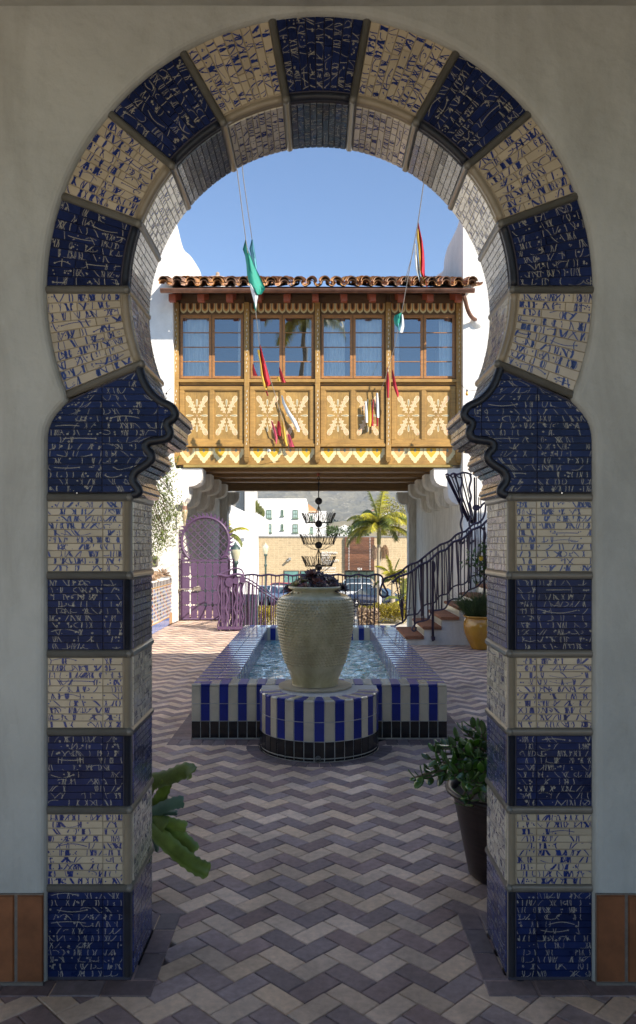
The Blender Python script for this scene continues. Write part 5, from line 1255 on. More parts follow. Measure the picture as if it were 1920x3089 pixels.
# orchid cactus at left
EP = leafmat('cactus_stem', (.15, .225, .022), .4, .38, .12, .25, coat=.2); EPB = leafmat('glaucous_cactus_stem', (.11, .19, .13), .25, .5, .08, .15)
ec = thing('orchid_cactus', 'flat scalloped green cactus stems leaning out from behind the left pier', 'plant', (-1.02, 3.95, .30))
def phyl(pts, wid, mat, Y0=3.85, dY=None, tw=0.):
    P = smoothp([W(x, y, Y) for x, y, Y in pts], 12); n = len(P); mb = MB(); vs = []
    for i, p in enumerate(P):
        t_ = (P[min(i+1, n-1)]-P[max(i-1, 0)]).normalized(); view = Vector((math.sin(tw)*.6, -1, .3)).normalized(); s_ = t_.cross(view).normalized(); f = i/(n-1)
        w_ = wid*(min(1, (f+.08)*3)**.5)*(1 if f < .9 else math.sqrt(max(.05, 1-((f-.9)/.11)**2))); sc = 1-.15*abs(math.sin(i*.62))**1.5; nrm_ = t_.cross(s_)
        vs += [p-s_*w_*sc+nrm_*.006, p-s_*w_*.5+nrm_*.0, p-nrm_*.008, p+s_*w_*.5+nrm_*.0, p+s_*w_*(1-.15*abs(math.sin(i*.62+1.3))**1.5)+nrm_*.004]
    F = []
    for i in range(n-1):
        for j in range(4): F.append((i*5+j, i*5+j+1, (i+1)*5+j+1, (i+1)*5+j))
    m2 = len(vs); vs2 = [Vector(v)+Vector((0, .004, 0)) for v in vs]; mb.add(vs+vs2, F+[tuple(k+m2 for k in f) for f in F]+[(i*5+j, (i+1)*5+j, m2+(i+1)*5+j, m2+i*5+j) for i in range(n-1) for j in (0, 4)]+[((n-1)*5+j, (n-1)*5+j+1, m2+(n-1)*5+j+1, m2+(n-1)*5+j) for j in range(4)], 0, True)
    mb.build('flat_stem', mat, ec)
phyl([(425, 2440, 3.95), (455, 2365, 3.9), (510, 2345, 3.85), (560, 2325, 3.8), (582, 2335, 3.75)], .042, EP)
phyl([(440, 2450, 3.95), (475, 2420, 3.9), (495, 2385, 3.88), (503, 2352, 3.86)], .034, EP, tw=.6)
phyl([(440, 2480, 3.92), (475, 2445, 3.85), (520, 2425, 3.8), (555, 2418, 3.78)], .032, EPB)
phyl([(440, 2475, 3.95), (490, 2455, 3.9), (535, 2452, 3.85)], .014, EPB, tw=.8)
phyl([(430, 2470, 3.95), (462, 2440, 3.92), (488, 2400, 3.9)], .012, EPB, tw=1)
phyl([(440, 2480, 3.95), (490, 2478, 3.88), (530, 2488, 3.84), (563, 2496, 3.82)], .03, EP, tw=.5)
phyl([(440, 2490, 3.95), (510, 2500, 3.9), (560, 2540, 3.86), (590, 2570, 3.82)], .037, EP, tw=.3)
phyl([(430, 2470, 3.9), (480, 2520, 3.8), (540, 2575, 3.72), (590, 2612, 3.68), (632, 2630, 3.66)], .042, EP)
phyl([(440, 2480, 3.9), (470, 2475, 3.85), (498, 2500, 3.8)], .036, EP, tw=-.5)
phyl([(430, 2500, 3.95), (462, 2530, 3.95), (475, 2570, 3.95)], .012, EPB)
lp = thing('clay_pot', 'low clay pot holding the orchid cactus behind the left pier', 'pot', (-1.08, 3.98, 0))
mb = MB(); mb.lathe([(0, .005), (.13, .005), (.16, .28), (.175, .28), (.175, .32), (.155, .32), (.15, .29), (0, .29)], (-1.08, 3.98, 0), 28); mb.build('pot_body', M('dark_clay', (.03, .02, .02), .5, .3), lp)
# yellow pot with pencil cactus
YP = Vector((2.73, 12.85, 0))
yp = thing('yellow_pot', 'round amber yellow glazed pot at the foot of the stair wall', 'pot', YP)
pr = [(0, .0), (.13, .0), (.17, .02), (.205, .09), (.25, .18), (.285, .27), (.30, .36), (.295, .44), (.278, .50), (.270, .515), (.285, .53), (.305, .545), (.305, .56), (.285, .565), (.27, .555), (.26, .5)]
mb = MB(); mb.lathe([(q.x, q.y) for q in smoothp([Vector((r, z, 0)) for r, z in pr], 3)], YP, 44); mb.build('pot_body', M('amber_glaze', (.42, .19, .012), .15, .25, 3, .1, 12, coat=.8, stretch=(1, 1, .4), col2=(.55, .30, .03)), yp)
mb = MB(); mb.lathe([(0, .52), (.265, .52)], YP, 20); mb.build('soil', SOIL, yp)
pk = thing('pencil_plant', 'bushy fine stemmed green plant filling the yellow pot', 'plant', YP+Vector((0, 0, .52)))
mb = MB()
for k in range(620):
    a = U(0, 2*PI); r = .22*math.sqrt(R()); p = YP+Vector((r*math.cos(a), r*math.sin(a), .52)); h = U(.25, .62)*(1-.5*r/.25); o_ = Vector((math.cos(a)*r*U(.8, 1.9), math.sin(a)*r*U(.5, 1.6), 0))
    q = p+o_*.5+Vector((0, 0, h*.6)); e_ = q+o_*.5+rv(.07)+Vector((0, 0, h*.4)); P = [p, q, e_]; mb.tube(P, [.0035, .003, .0015], 3, caps=False)
    for _ in range(3): s0 = p.lerp(q, U(.5, 1)); mb.tube([s0, s0+o_*.25+rv(.05)+Vector((0, 0, U(.06, .16)))], [.0028, .0014], 3, caps=False)
mb.build('thin_stems', leafmat('pencil_stem', (.085, .13, .045), .4, .5, .15, .4), pk, 'stuff')
# citrus tree
ct = thing('lemon_tree', 'small lemon tree with one lemon between the stair rails and right pier', 'tree', (3.05, 13.0, 0))
mb = MB(); lf = MB(); le = MB(); tp0 = Vector((2.98, 13.0, 1.3)); mb.tube([(3.05, 13.0, 0), (3.02, 13.0, .7), tp0], [.03, .025, .02], 6)
CIT = leafmat('citrus_leaf', (.05, .11, .02), .4, .3, .2, .4, coat=.3)
for (x, y) in [(1405, 1695), (1425, 1700), (1440, 1665), (1455, 1660), (1435, 1690), (1450, 1705), (1470, 1680), (1465, 1650), (1425, 1672), (1460, 1720), (1478, 1700), (1450, 1680), (1440, 1740), (1470, 1745)]:
    p = W(x, y, 12.95); mb.tube([tp0-Vector((0, 0, U(0, .3))), tp0.lerp(p, .6)+rv(.03), p], [.012, .008, .004], 5)
    for _ in range(11): leaf_quad(lf, p+rv(.06), rv()+Vector((-.3, 0, 0)), Vector((0, 0, 1)), U(.08, .13), U(.035, .055))
mb.build('branches', BARK, ct); lf.build('foliage', CIT, ct)
le.ball(W(1452, 1684, 12.9), .036, 12, sc=(1, 1, 1.3)); le.build('lemon', M('lemon_skin', (.65, .42, .02), .4, .15, 20, .2), ct)
# ================================================================== FLAGS AND LIGHT STRINGS
ROPE = M('grey_rope', (.45, .43, .40), .8, .2, 40, .2)
fgr = 'pennant lines from the porch roof to the bridge'
def rope(pts, lab, r=.006):
    mb = MB(); mb.tube([W(x, y, Y) for x, y, Y in pts], r, 5); tag(mb.build('flag_line', ROPE), lab, 'rope', fgr)
rope([(690, 300, 6.0), (716, 515, 8.4), (742, 722, 10.6), (762, 850, 11.8), (772, 940, 12.6), (783, 1037, 13.5)], 'thin line carrying the teal flag, left of the roof middle')
rope([(713, 300, 7.5), (735, 540, 9.8), (761, 722, 11.6)], 'fainter second line holding the small blue flag')
rope([(783, 1037, 13.5), (826, 1175, 15), (860, 1290, 16.5), (872, 1360, 17.0)], 'lower line running past the bridge panels, left side')
rope([(1300, 420, 7.0), (1277, 565, 8.6), (1262, 670, 9.8), (1240, 790, 11.2), (1213, 940, 13.0), (1190, 1050, 14.4), (1160, 1150, 15.8), (1150, 1175, 16.2)], 'thin line slanting left with the teal bundle, right of the roof middle')
rope([(1266, 640, 11), (1247, 760, 12.5), (1222, 850, 14)], 'faint second line beside the red and yellow flag')
FT = M('teal_cloth', (.015, .26, .19), .7, .15, 20, .1, 120); FB2 = M('pale_blue_cloth', (.10, .33, .40), .7, .15); FRR = M('red_cloth', (.42, .012, .03), .7, .2); FY2 = M('yellow_cloth', (.66, .42, .05), .7, .15); FWc = M('white_cloth', (.66, .70, .72), .7, .1); FPk = M('pink_cloth', (.72, .10, .16), .7, .15)
def flag(name, lab, strips, Y, mats, cat='flag', grp='flags and pennants on the lines'):
    """strips: list of (material index, [(xl,xr,y)...]) in plane Y with folds"""
    mb = MB()
    for mi, rows in strips:
        vs = []
        for k, (xl, xr, y) in enumerate(rows):
            for q in range(5):
                x = xl+(xr-xl)*q/4; yy = Y+(.06 if Y < 16 else .02)*math.sin(q*1.3+k*.7+mi); p = W(x, y, yy); vs.append(p)
        n = len(vs); vs2 = [v+Vector((0, .003, 0)) for v in vs]; F = [(i*5+j, i*5+j+1, (i+1)*5+j+1, (i+1)*5+j) for i in range(len(rows)-1) for j in range(4)]
        mb.add(vs+vs2, F+[tuple(a+n for a in f) for f in F]+[(i*5+j, (i+1)*5+j, n+(i+1)*5+j, n+i*5+j) for i in range(len(rows)-1) for j in (0, 4)], mi, True)
    return tag(mb.build(name, mats), lab, cat, grp)
flag('flag', 'long teal and white flag drooping over the roof tiles, left of centre', [(0, [(741, 743, 722), (733, 748, 752), (740, 757, 772), (744, 768, 800), (746, 783, 830), (754, 797, 860), (766, 801, 870), (776, 790, 888)]), (1, [(752, 756, 855), (757, 772, 875), (762, 781, 893), (768, 776, 915), (772, 774, 930)]), (0, [(765, 768, 915), (767, 773, 930), (773, 775, 940)])], 11, [FT, FWc])
flag('flag', 'small blue flag just behind the teal one', [(0, [(760, 763, 722), (753, 768, 750), (760, 773, 780), (768, 777, 810)])], 11.6, [FB2])
flag('flag', 'red and yellow flag standing against the sky near the right wall', [(0, [(1262, 1264, 672), (1260, 1267, 690), (1268, 1276, 730), (1270, 1280, 760), (1271, 1282, 790), (1270, 1282, 820), (1278, 1283, 835)]), (1, [(1259, 1263, 690), (1257, 1266, 715), (1262, 1272, 750), (1264, 1274, 780), (1267, 1273, 815), (1270, 1276, 828), (1278, 1282, 842), (1280, 1285, 858)]), (0, [(1280, 1283, 845), (1284, 1288, 860), (1290, 1292, 868)]), (2, [(1252, 1256, 735), (1251, 1260, 770), (1254, 1266, 810), (1262, 1268, 835), (1266, 1268, 850)])], 10.2, [FRR, FY2, FWc])
flag('flag', 'crumpled teal and white bundle hanging in front of the rightmost windows', [(0, [(1206, 1214, 944), (1192, 1210, 950), (1188, 1212, 962), (1190, 1210, 975), (1196, 1208, 985)]), (1, [(1208, 1216, 948), (1208, 1220, 965), (1205, 1221, 985), (1204, 1216, 1003)]), (2, [(1196, 1206, 975), (1200, 1210, 990), (1204, 1211, 1000)])], 12.9, [FT, FWc, FB2])
flag('pennant', 'red and yellow pennant in front of the second window from left', [(0, [(783, 786, 1040), (784, 793, 1065), (788, 803, 1100), (795, 814, 1140), (803, 818, 1158), (806, 810, 1166)]), (1, [(776, 783, 1055), (784, 788, 1090), (787, 796, 1130), (794, 806, 1160), (800, 808, 1175)]), (0, [(802, 806, 1180), (806, 811, 1194)])], 13.6, [FRR, FY2])
flag('pennant', 'short red pennant over the bottom of the second window', [(0, [(763, 765, 1098), (762, 770, 1115), (764, 778, 1134)])], 15.9, [FRR])
flag('pennant', 'small red pennant by the sill under the second window pair', [(0, [(843, 845, 1108), (843, 852, 1125), (847, 858, 1142), (850, 865, 1154)]), (1, [(835, 843, 1137), (838, 848, 1150)])], 15.9, [FRR, FY2])
flag('pennant', 'pale blue and white streamer over the fourth painted panel', [(0, [(849, 853, 1193), (852, 861, 1215), (864, 878, 1245), (880, 896, 1270), (893, 905, 1292), (899, 905, 1303)])], 17.03, [FWc])
flag('pennant', 'red streamer hanging in the middle of the third painted panel', [(0, [(838, 843, 1270), (836, 849, 1290), (838, 848, 1310), (842, 850, 1315)]), (1, [(850, 853, 1265), (852, 862, 1295), (858, 866, 1330), (864, 870, 1345)])], 17.03, [FRR, FY2])
flag('pennant', 'pink and white tatter at the foot of the third painted panel', [(0, [(818, 822, 1270), (824, 832, 1295), (830, 838, 1320), (833, 835, 1340)]), (1, [(808, 816, 1355), (806, 820, 1362)]), (0, [(867, 875, 1310), (872, 884, 1335), (874, 890, 1348)])], 17.03, [FPk, FWc])
flag('pennant', 'long red ribbon left of the fourth post from the left', [(0, [(1168, 1170, 1108), (1167, 1173, 1130), (1166, 1176, 1155), (1168, 1174, 1200)])], 16.8, [FRR])
flag('pennant', 'red pennant hanging over the sill right of the fourth post', [(0, [(1183, 1185, 1115), (1184, 1192, 1140), (1187, 1198, 1165), (1194, 1204, 1185), (1200, 1203, 1198)])], 16.8, [FRR])
flag('pennant', 'bunch of yellow, red and blue streamers over the sixth painted panel', [(0, [(1113, 1118, 1205), (1111, 1121, 1235), (1110, 1123, 1270), (1111, 1120, 1287)]), (1, [(1125, 1129, 1205), (1121, 1126, 1250), (1120, 1128, 1285)]), (2, [(1101, 1106, 1210), (1101, 1110, 1240), (1104, 1111, 1275)]), (2, [(1135, 1141, 1185), (1135, 1144, 1220), (1138, 1145, 1260)]), (1, [(1136, 1142, 1260), (1136, 1141, 1286)])], 17.03, [FY2, FRR, FWc])
bm_ = M('amber_bulb_glass', (.65, .32, .04), .15, .2, 20, 0, coat=.8)
def light(x, y, Y, wire, lab, mat=bm_):
    t_ = thing('string_light', lab, 'light bulb', W(x, y, Y)); c = W(x, y, Y)
    mb = MB(); mb.tube([W(a, b_, Y2) for a, b_, Y2 in wire], .005, 4); mb.build('wire', IRON, t_)
    mb = MB(); mb.lathe([(.0, .055), (.018, .05), (.018, .01), (.0, .01)], c, 10); mb.build('socket', IRON, t_)
    mb = MB(); mb.lathe([(0, -.075), (.02, -.07), (.032, -.045), (.030, -.02), (.016, .01)], c, 12); mb.build('bulb', mat, t_)
light(1409.5, 1183, 16.2, [(1391, 1161, 17.1), (1409.5, 1176, 16.2), (1436, 1179, 15.2), (1500, 1150, 13)], 'amber bulb on the wire at the right end of the bridge sill')
light(503, 1192, 16.2, [(526, 1158, 17.1), (503, 1184, 16.2), (480, 1200, 15.4), (420, 1190, 13)], 'clear bulb on the wire at the left end of the bridge sill', M('clear_bulb_glass', (.6, .6, .58), .1, .1, 10, 0, coat=.8))
# ================================================================== BEYOND THE BRIDGE
GZ = -3.0
def wbox(name, mat, parent, x0, x1, y0, y1, Y, dep, m=None):    # box from photo bounds on plane Y
    a = W(x0, y1, Y); b_ = W(x1, y0, Y); mb = MB(); mb.box(a.x, b_.x, Y, Y+dep, a.z, b_.z); return mb.build(name, mat, parent)
# beige block building with the sign
BLK = M('split_face_block', (.52, .39, .225), .9, .2, 8, .9, 25, bdist=.03, col2=(.60, .48, .30))
t = BLK.node_tree; N_ = t.nodes; p_ = N_['Principled BSDF']
tc = N_.new('ShaderNodeTexCoord'); sp = N_.new('ShaderNodeSeparateXYZ'); cb_ = N_.new('ShaderNodeCombineXYZ'); t.links.new(tc.outputs['Object'], sp.inputs[0]); t.links.new(sp.outputs[0], cb_.inputs[0]); t.links.new(sp.outputs[2], cb_.inputs[1])
bk = N_.new('ShaderNodeTexBrick'); bk.inputs['Scale'].default_value = 1; bk.inputs['Brick Width'].default_value = .41; bk.inputs['Row Height'].default_value = .205; bk.inputs['Mortar Size'].default_value = .012; bk.offset = 0.0
bk.inputs['Color1'].default_value = (1, 1, 1, 1); bk.inputs['Color2'].default_value = (.86, .86, .86, 1); bk.inputs['Mortar'].default_value = (1.25, 1.25, 1.25, 1); t.links.new(cb_.outputs[0], bk.inputs['Vector'])
mx = N_.new('ShaderNodeMix'); mx.data_type = 'RGBA'; mx.blend_type = 'MULTIPLY'; mx.inputs[0].default_value = 1; old = p_.inputs['Base Color'].links[0].from_socket; t.links.new(old, mx.inputs['A']); t.links.new(bk.outputs[0], mx.inputs['B']); t.links.new(mx.outputs['Result'], p_.inputs['Base Color'])
cbld = thing('block_building', 'tan split face block building with wood panel and raised lettering across the street', 'building', (0, 72, GZ))
a = W(741, 1621, 72)
mb = MB(); mb.box(a.x, 16, 72, 90, GZ, a.z); mb.build('wall', BLK, cbld)
mb = MB(); mb.box(a.x-.05, 16.05, 71.93, 90, a.z, a.z+.12); mb.build('coping', M('grey_coping', (.22, .22, .21), .6), cbld)
PLK = M('dark_red_plank', (.09, .042, .026), .5, .5, 3, .3, 20, stretch=(.6, 1, 8), rnd=.35, col2=(.20, .085, .04))
x0, x1 = W(1041, 0, 71.8).x, W(1130, 0, 71.8).x; zt, zb = W(0, 1620, 71.8).z, W(0, 1721, 71.8).z; n = 14
for k in range(n):
    mb = MB(); h = (zt-zb)/n; mb.box(x0, x1, 71.75+.01*(k % 2), 71.99, zb+k*h+.008, zb+(k+1)*h-.004); mb.build('plank', PLK, cbld)
RV = M('white_rivet', (.8, .8, .78), .4)
mb = MB()
for px in (1053.5, 1117):
    for k in range(22): z = zb+.1+k*(zt-zb-.2)/21; x = W(px, 0, 71.7).x; mb.box(x-.03, x+.03, 71.70, 71.75, z-.03, z+.03)
mb.build('rivets', RV, cbld, 'stuff')
DKG = M('dark_door_glass', (.05, .075, .06), .1, .4, 3, 0, coat=.6); DFR = M('bronze_frame', (.08, .055, .04), .4)
wbox('entrance_frame', DFR, cbld, 1040, 1131, 1721, 1795, 71.95, .2)
for (u0, u1) in ((1043, 1059), (1061, 1081), (1086, 1106), (1108, 1129)): wbox('door_pane', DKG, cbld, u0, u1, 1724, 1793, 71.9, .04)
for (u0, u1) in ((858, 901), (908, 950)):
    wbox('window_frame', DFR, cbld, u0-2, u1+2, 1721, 1795, 71.96, .1); wbox('pane', AQUA, cbld, u0+1, u1-1, 1724, 1793, 71.9, .04)
def text(body, x, y, size, mat, parent, Y, dep=.05, align='LEFT'):
    cu = bpy.data.curves.new('lettering', 'FONT'); cu.body = body; cu.size = size; cu.extrude = dep/2; cu.align_x = align; cu.space_line = .92; cu.offset = size*.012
    o = bpy.data.objects.new('lettering', cu); COL.objects.link(o); dg = bpy.context.evaluated_depsgraph_get(); me = bpy.data.meshes.new_from_object(o.evaluated_get(dg)); bpy.data.objects.remove(o)
    me.materials.clear(); me.materials.append(mat); c = W(x, y, Y); r = bpy.data.objects.new('lettering', me); COL.objects.link(r); r.parent = parent; r.location = c-ORG[parent.name]; r.rotation_euler = (PI/2, 0, 0); return r
LT = M('white_letter', (.82, .80, .76), .4)
text('BRONFMAN\nFAMILY\nJEWISH\nCOMMUNITY\nCENTER', 971, 1670, .27, LT, cbld, 71.9)
text('524', 1079, 1719.5, .28, LT, cbld, 71.7)
mb = MB()
for (yy, l) in ((1713, 44), (1717, 38), (1724.5, 40), (1731, 44)):
    x = 972
    while x < 972+l: w_ = U(3, 7); aa = W(x, yy, 71.9); bb_ = W(x+w_, yy-1.6, 71.9); mb.box(aa.x, bb_.x, 71.95, 71.99, aa.z, bb_.z); x += w_+1.6
mb.build('small_lettering', LT, cbld)
mb = MB(); c = W(872, 1690, 71.8); mb.box(c.x-.18, c.x+.0, 71.6, 71.99, c.z-.1, c.z+.02); mb.box(c.x-.02, c.x+.2, 71.75, 71.99, c.z, c.z+.25); mb.build('wall_lamp', M('grey_fixture', (.3, .3, .28), .5), cbld)
# white apartment building
WB = M('bright_white_render', (.86, .85, .83), .8, .04, 2, .1, 10)
ab = thing('apartment_building', 'white three storey apartment building with green framed windows', 'building', (-5, 95, GZ))
mb = MB(); a = W(600, 1504, 95); b_ = W(925, 1504, 95); c = W(929, 1530, 95)
mb.prism([(a.x, 95, GZ), (a.x, 95, a.z), (b_.x, 95, b_.z), (c.x, 95, c.z), (c.x, 95, GZ)], (0, 14, 0)); mb.build('wall', WB, ab)
GF = M('green_window_frame', (.14, .20, .14), .5); GP = M('pale_window_glass', (.35, .48, .45), .1, .3, 6, 0, coat=.5)
def far_win(x0, x1, y0, y1, Y, par, cols=2):
    a = W(x0, y1, Y); b_ = W(x1, y0, Y); mb = MB(); t = .075
    mb.box(a.x, a.x+t, Y-.08, Y+.05, a.z, b_.z); mb.box(b_.x-t, b_.x, Y-.08, Y+.05, a.z, b_.z); mb.box(a.x+t, b_.x-t, Y-.08, Y+.05, b_.z-t, b_.z); mb.box(a.x+t, b_.x-t, Y-.08, Y+.05, a.z, a.z+t)
    mb.box(a.x+t, b_.x-t, Y-.07, Y+.05, (a.z+b_.z)/2-.03, (a.z+b_.z)/2+.03); mb.box((a.x+b_.x)/2-.02, (a.x+b_.x)/2+.02, Y-.07, Y+.05, a.z+t, b_.z-t)
    mb.box(a.x-.1, b_.x+.1, Y-.15, Y+.05, a.z-.12, a.z-.005)
    w_ = mb.build('window', GF, par); mb = MB(); mb.box(a.x+t, b_.x-t, Y-.03, Y-.012, a.z+t, b_.z-t); mb.build('pane', GP, w_)
for y0, y1 in ((1538, 1563), (1581, 1606)):
    far_win(804, 820, y0, y1, 95, ab); far_win(848.5, 856, y0, y1-7, 95, ab); far_win(884, 899.5, y0, y1, 95, ab)
mb = MB(); a = W(929, 1542, 99); b_ = W(985, 1542, 99); mb.box(a.x, b_.x, 99, 108, GZ, a.z); mb.build('wing_wall', WB, ab)
mb = MB(); a = W(927, 1543, 98.8); b_ = W(960, 1543, 98.8); mb.add([a, b_, Vector((b_.x, 104, b_.z+.3)), Vector((a.x, 104, a.z+1.3)), a-Vector((0, 0, .12)), b_-Vector((0, 0, .12))], [(0, 1, 2, 3), (0, 1, 5, 4)]); mb.build('roof', ROOFT, ab)
far_win(936, 944, 1555, 1570, 99, ab); far_win(935, 945, 1590, 1608, 99, ab)
# slab building at left of it
sb = thing('grey_slab_building', 'pale grey slab sided building with ribbed cladding left of the apartments', 'building', (-8, 82, GZ))
mb = MB(); a = W(739, 1488, 82); b_ = W(768.6, 1488, 82); mb.box(a.x, b_.x, 82, 86, GZ, 9.5); mb.build('slab', M('pale_grey_render', (.60, .575, .53), .8, .05, 2), sb)
mb = MB(); c = W(797, 1580, 83); d = W(768, 1546, 83); mb.prism([(d.x, 83, GZ), (d.x, 83, d.z), (c.x, 83, W(0, 1562, 83).z), (c.x, 83, GZ)], (0, 8, 0)); mb.build('terrace_wall', M('pale_grey_render', (.60, .575, .53)), sb)
mb = MB(); x = W(700, 0, 83).x; x9 = W(739, 0, 83).x
while x < x9: mb.box(x, x+.09, 82.9, 83, 2, 9.5); x += .19
mb.box(W(700, 0, 83).x, x9, 83, 86, GZ, 9.5); mb.build('ribbed_cladding', M('ribbed_beige', (.52, .49, .43), .7), sb)
gsh = MB(); 
for k in range(500): p = Vector((U(W(769, 0, 83).x, W(795, 0, 83).x), 83.4, 0)); f = (p.x-W(769, 0, 83).x)/.95; z0 = W(0, 1545+17*f, 83).z; leaf_quad(gsh, Vector((p.x, U(83.1, 83.8), z0+U(0, 1.0-.6*f))), Vector((U(-.4, .4), U(-.3, .3), 1)), Vector((0, 1, 0)), U(.3, .7), .08)
tag(gsh.build('terrace_shrub', leafmat('olive_leaf', (.14, .16, .04), .4, .6, .2)), 'olive green shrub growing on the terrace between the white buildings', 'shrub')
# white gable at left
wgb = thing('white_gable_building', 'white gabled building just beyond the passage at left', 'building', (-4.5, 42, GZ))
mb = MB(); P = [(600, 1795), (600, 1480), (690, 1522), (697, 1526), (736, 1543), (741, 1800)]; Pw = [W(x, y, 42) for x, y in P]; Pw[0].z = GZ; Pw[-1].z = GZ; mb.prism(Pw, (0, 10, 0)); mb.build('wall', WB, wgb)
mb = MB(); a = W(732, 1618, 41.9); b_ = W(747, 1622, 41.9); mb.box(a.x, b_.x, 41.8, 42, b_.z, a.z); mb.build('ledge', WB, wgb)
# distant low white roof and trees
wr = MB(); P = [W(984, 1612, 140), W(1040, 1583, 140), W(1075, 1600, 140), W(1075, 1625, 140), W(984, 1625, 140)]; wr.prism(P, (0, 12, 0)); tag(wr.build('white_roofed_hall', WB), 'low white roofed hall between the trees below the hills', 'building')
def blob_tree(name, lab, cat, x, y, Y, rx, rz, col, grp=None, n=700, trunk=True, lsz=.35):
    c = W(x, y, Y); t_ = thing(name, lab, cat, (c.x, Y, GZ), grp); mb = MB(); hub = []
    for k in range(9): hub.append((c+Vector((U(-.7, .7)*rx, U(-.5, .5)*rx, U(-.6, .7)*rz)), U(.35, .6)))
    for k in range(n):
        h, s = random.choice(hub); d = rv().normalized()*U(.6, 1)**.4; p = h+Vector((d.x*rx*s, d.y*rx*s, d.z*rz*s)); leaf_quad(mb, p, d+rv(.6), Vector((0, 0, 1)), lsz*U(.6, 1.3), lsz*U(.4, .7))
    mb.build('crown', col, t_)
    if trunk: mb = MB(); mb.tube([(c.x, Y, GZ), (c.x+.2, Y, c.z)], [.2, .1], 6); mb.build('trunk', BARK, t_)
GR1 = leafmat('mid_green_foliage', (.07, .12, .03), .4, .6, .2, .35); GR2 = leafmat('yellow_green_foliage', (.26, .24, .04), .4, .55, .25, .35); GR3 = leafmat('bluish_foliage', (.08, .12, .07), .4, .6, .1, .3)
gt_ = 'trees over the roof of the block building'
blob_tree('street_tree', 'bright green tree above the roof left of the wood panel', 'tree', 1020, 1608, 100, 1.8, .9, GR1, gt_)
blob_tree('street_tree', 'thin pale olive tree beside the white apartment wing', 'tree', 985, 1590, 115, 1.2, 2.0, GR3, gt_, 260)
blob_tree('street_tree', 'wide green tree behind the king palm, right side', 'tree', 1200, 1560, 84, 2.6, 2.2, GR2, gt_, 900)
blob_tree('street_tree', 'low green tree just over the wood panel', 'tree', 1075, 1612, 110, 2.2, .9, GR1, gt_)
fw = MB()
for k in range(1100):
    x = U(-330, 380); y = U(430, 900); p = Vector((x, y, max(-3, 18*math.exp(-((x-60)/150)**2)*math.sin(max(0, min(PI, ((y-420)/384)*PI*.9)))))); r_ = U(2.5, 6)
    if abs(x-50) < 45 and y < 640: continue
    for _ in range(26): leaf_quad(fw, p+Vector((U(-1, 1)*r_, U(-1, 1)*r_, U(0, 1.1)*r_)), rv(), Vector((0, 0, 1)), r_*.6, r_*.5)
fw.build('far_wood', leafmat('far_tree_foliage', (.05, .075, .035), .4, .8, 0, .3), None, 'stuff')
hs = thing('hillside_house', 'pale house with red roof among trees on the far foothill', 'house', (60, 640, 20)); mb = MB(); c = W(1150, 1542, 640); mb.box(c.x-8, c.x+8, 640, 650, c.z-12, c.z); mb.build('wall', WB, hs); mb = MB(); mb.prism([(c.x-9, 639, c.z), (c.x+9, 639, c.z), (c.x+5, 639, c.z+2.5), (c.x-5, 639, c.z+2.5)], (0, 12, 0)); mb.build('roof', ROOFT, hs)
# palms
FR1 = leafmat('palm_frond', (.42, .39, .05), .45, .45, .3, .35); FR2 = leafmat('palm_frond_dark', (.16, .19, .035), .45, .45, .2, .35)
PTR = M('palm_trunk', (.36, .30, .21), .85, .25, 10, .4, 30, stretch=(1, 1, 4))
def frond(mb, o, az, el0, L, droop, m=0, w0=.5, nl=34):
    P = []; p = Vector(o); el = el0; n = 14
    for i in range(n+1):
        P.append(p.copy()); p = p+Vector((math.cos(az)*math.cos(el), math.sin(az)*math.cos(el), math.sin(el)))*(L/n); el -= droop/n*(.4+1.2*i/n)
    mb.tube(P, [.035*(1-i/(n+1))+.006 for i in range(n+1)], 4, m)
    for i in range(nl):
        f = .12+.88*i/nl; q = f*n; i0 = min(int(q), n-1); c = P[i0].lerp(P[i0+1], q-i0); t_ = (P[i0+1]-P[i0]).normalized(); sd = t_.cross(Vector((0, 0, 1))).normalized(); ll = w0*math.sin(PI*min(1, f*.93+.05))**.6
        for s in (-1, 1):
            d = (sd*s+t_*.75-Vector((0, 0, U(.25, .75)))).normalized(); e_ = c+d*ll*U(.85, 1.1)-Vector((0, 0, ll*.12)); w_ = .045
            mb.add([c-t_*w_, c+t_*w_, e_], [(0, 1, 2)], m)
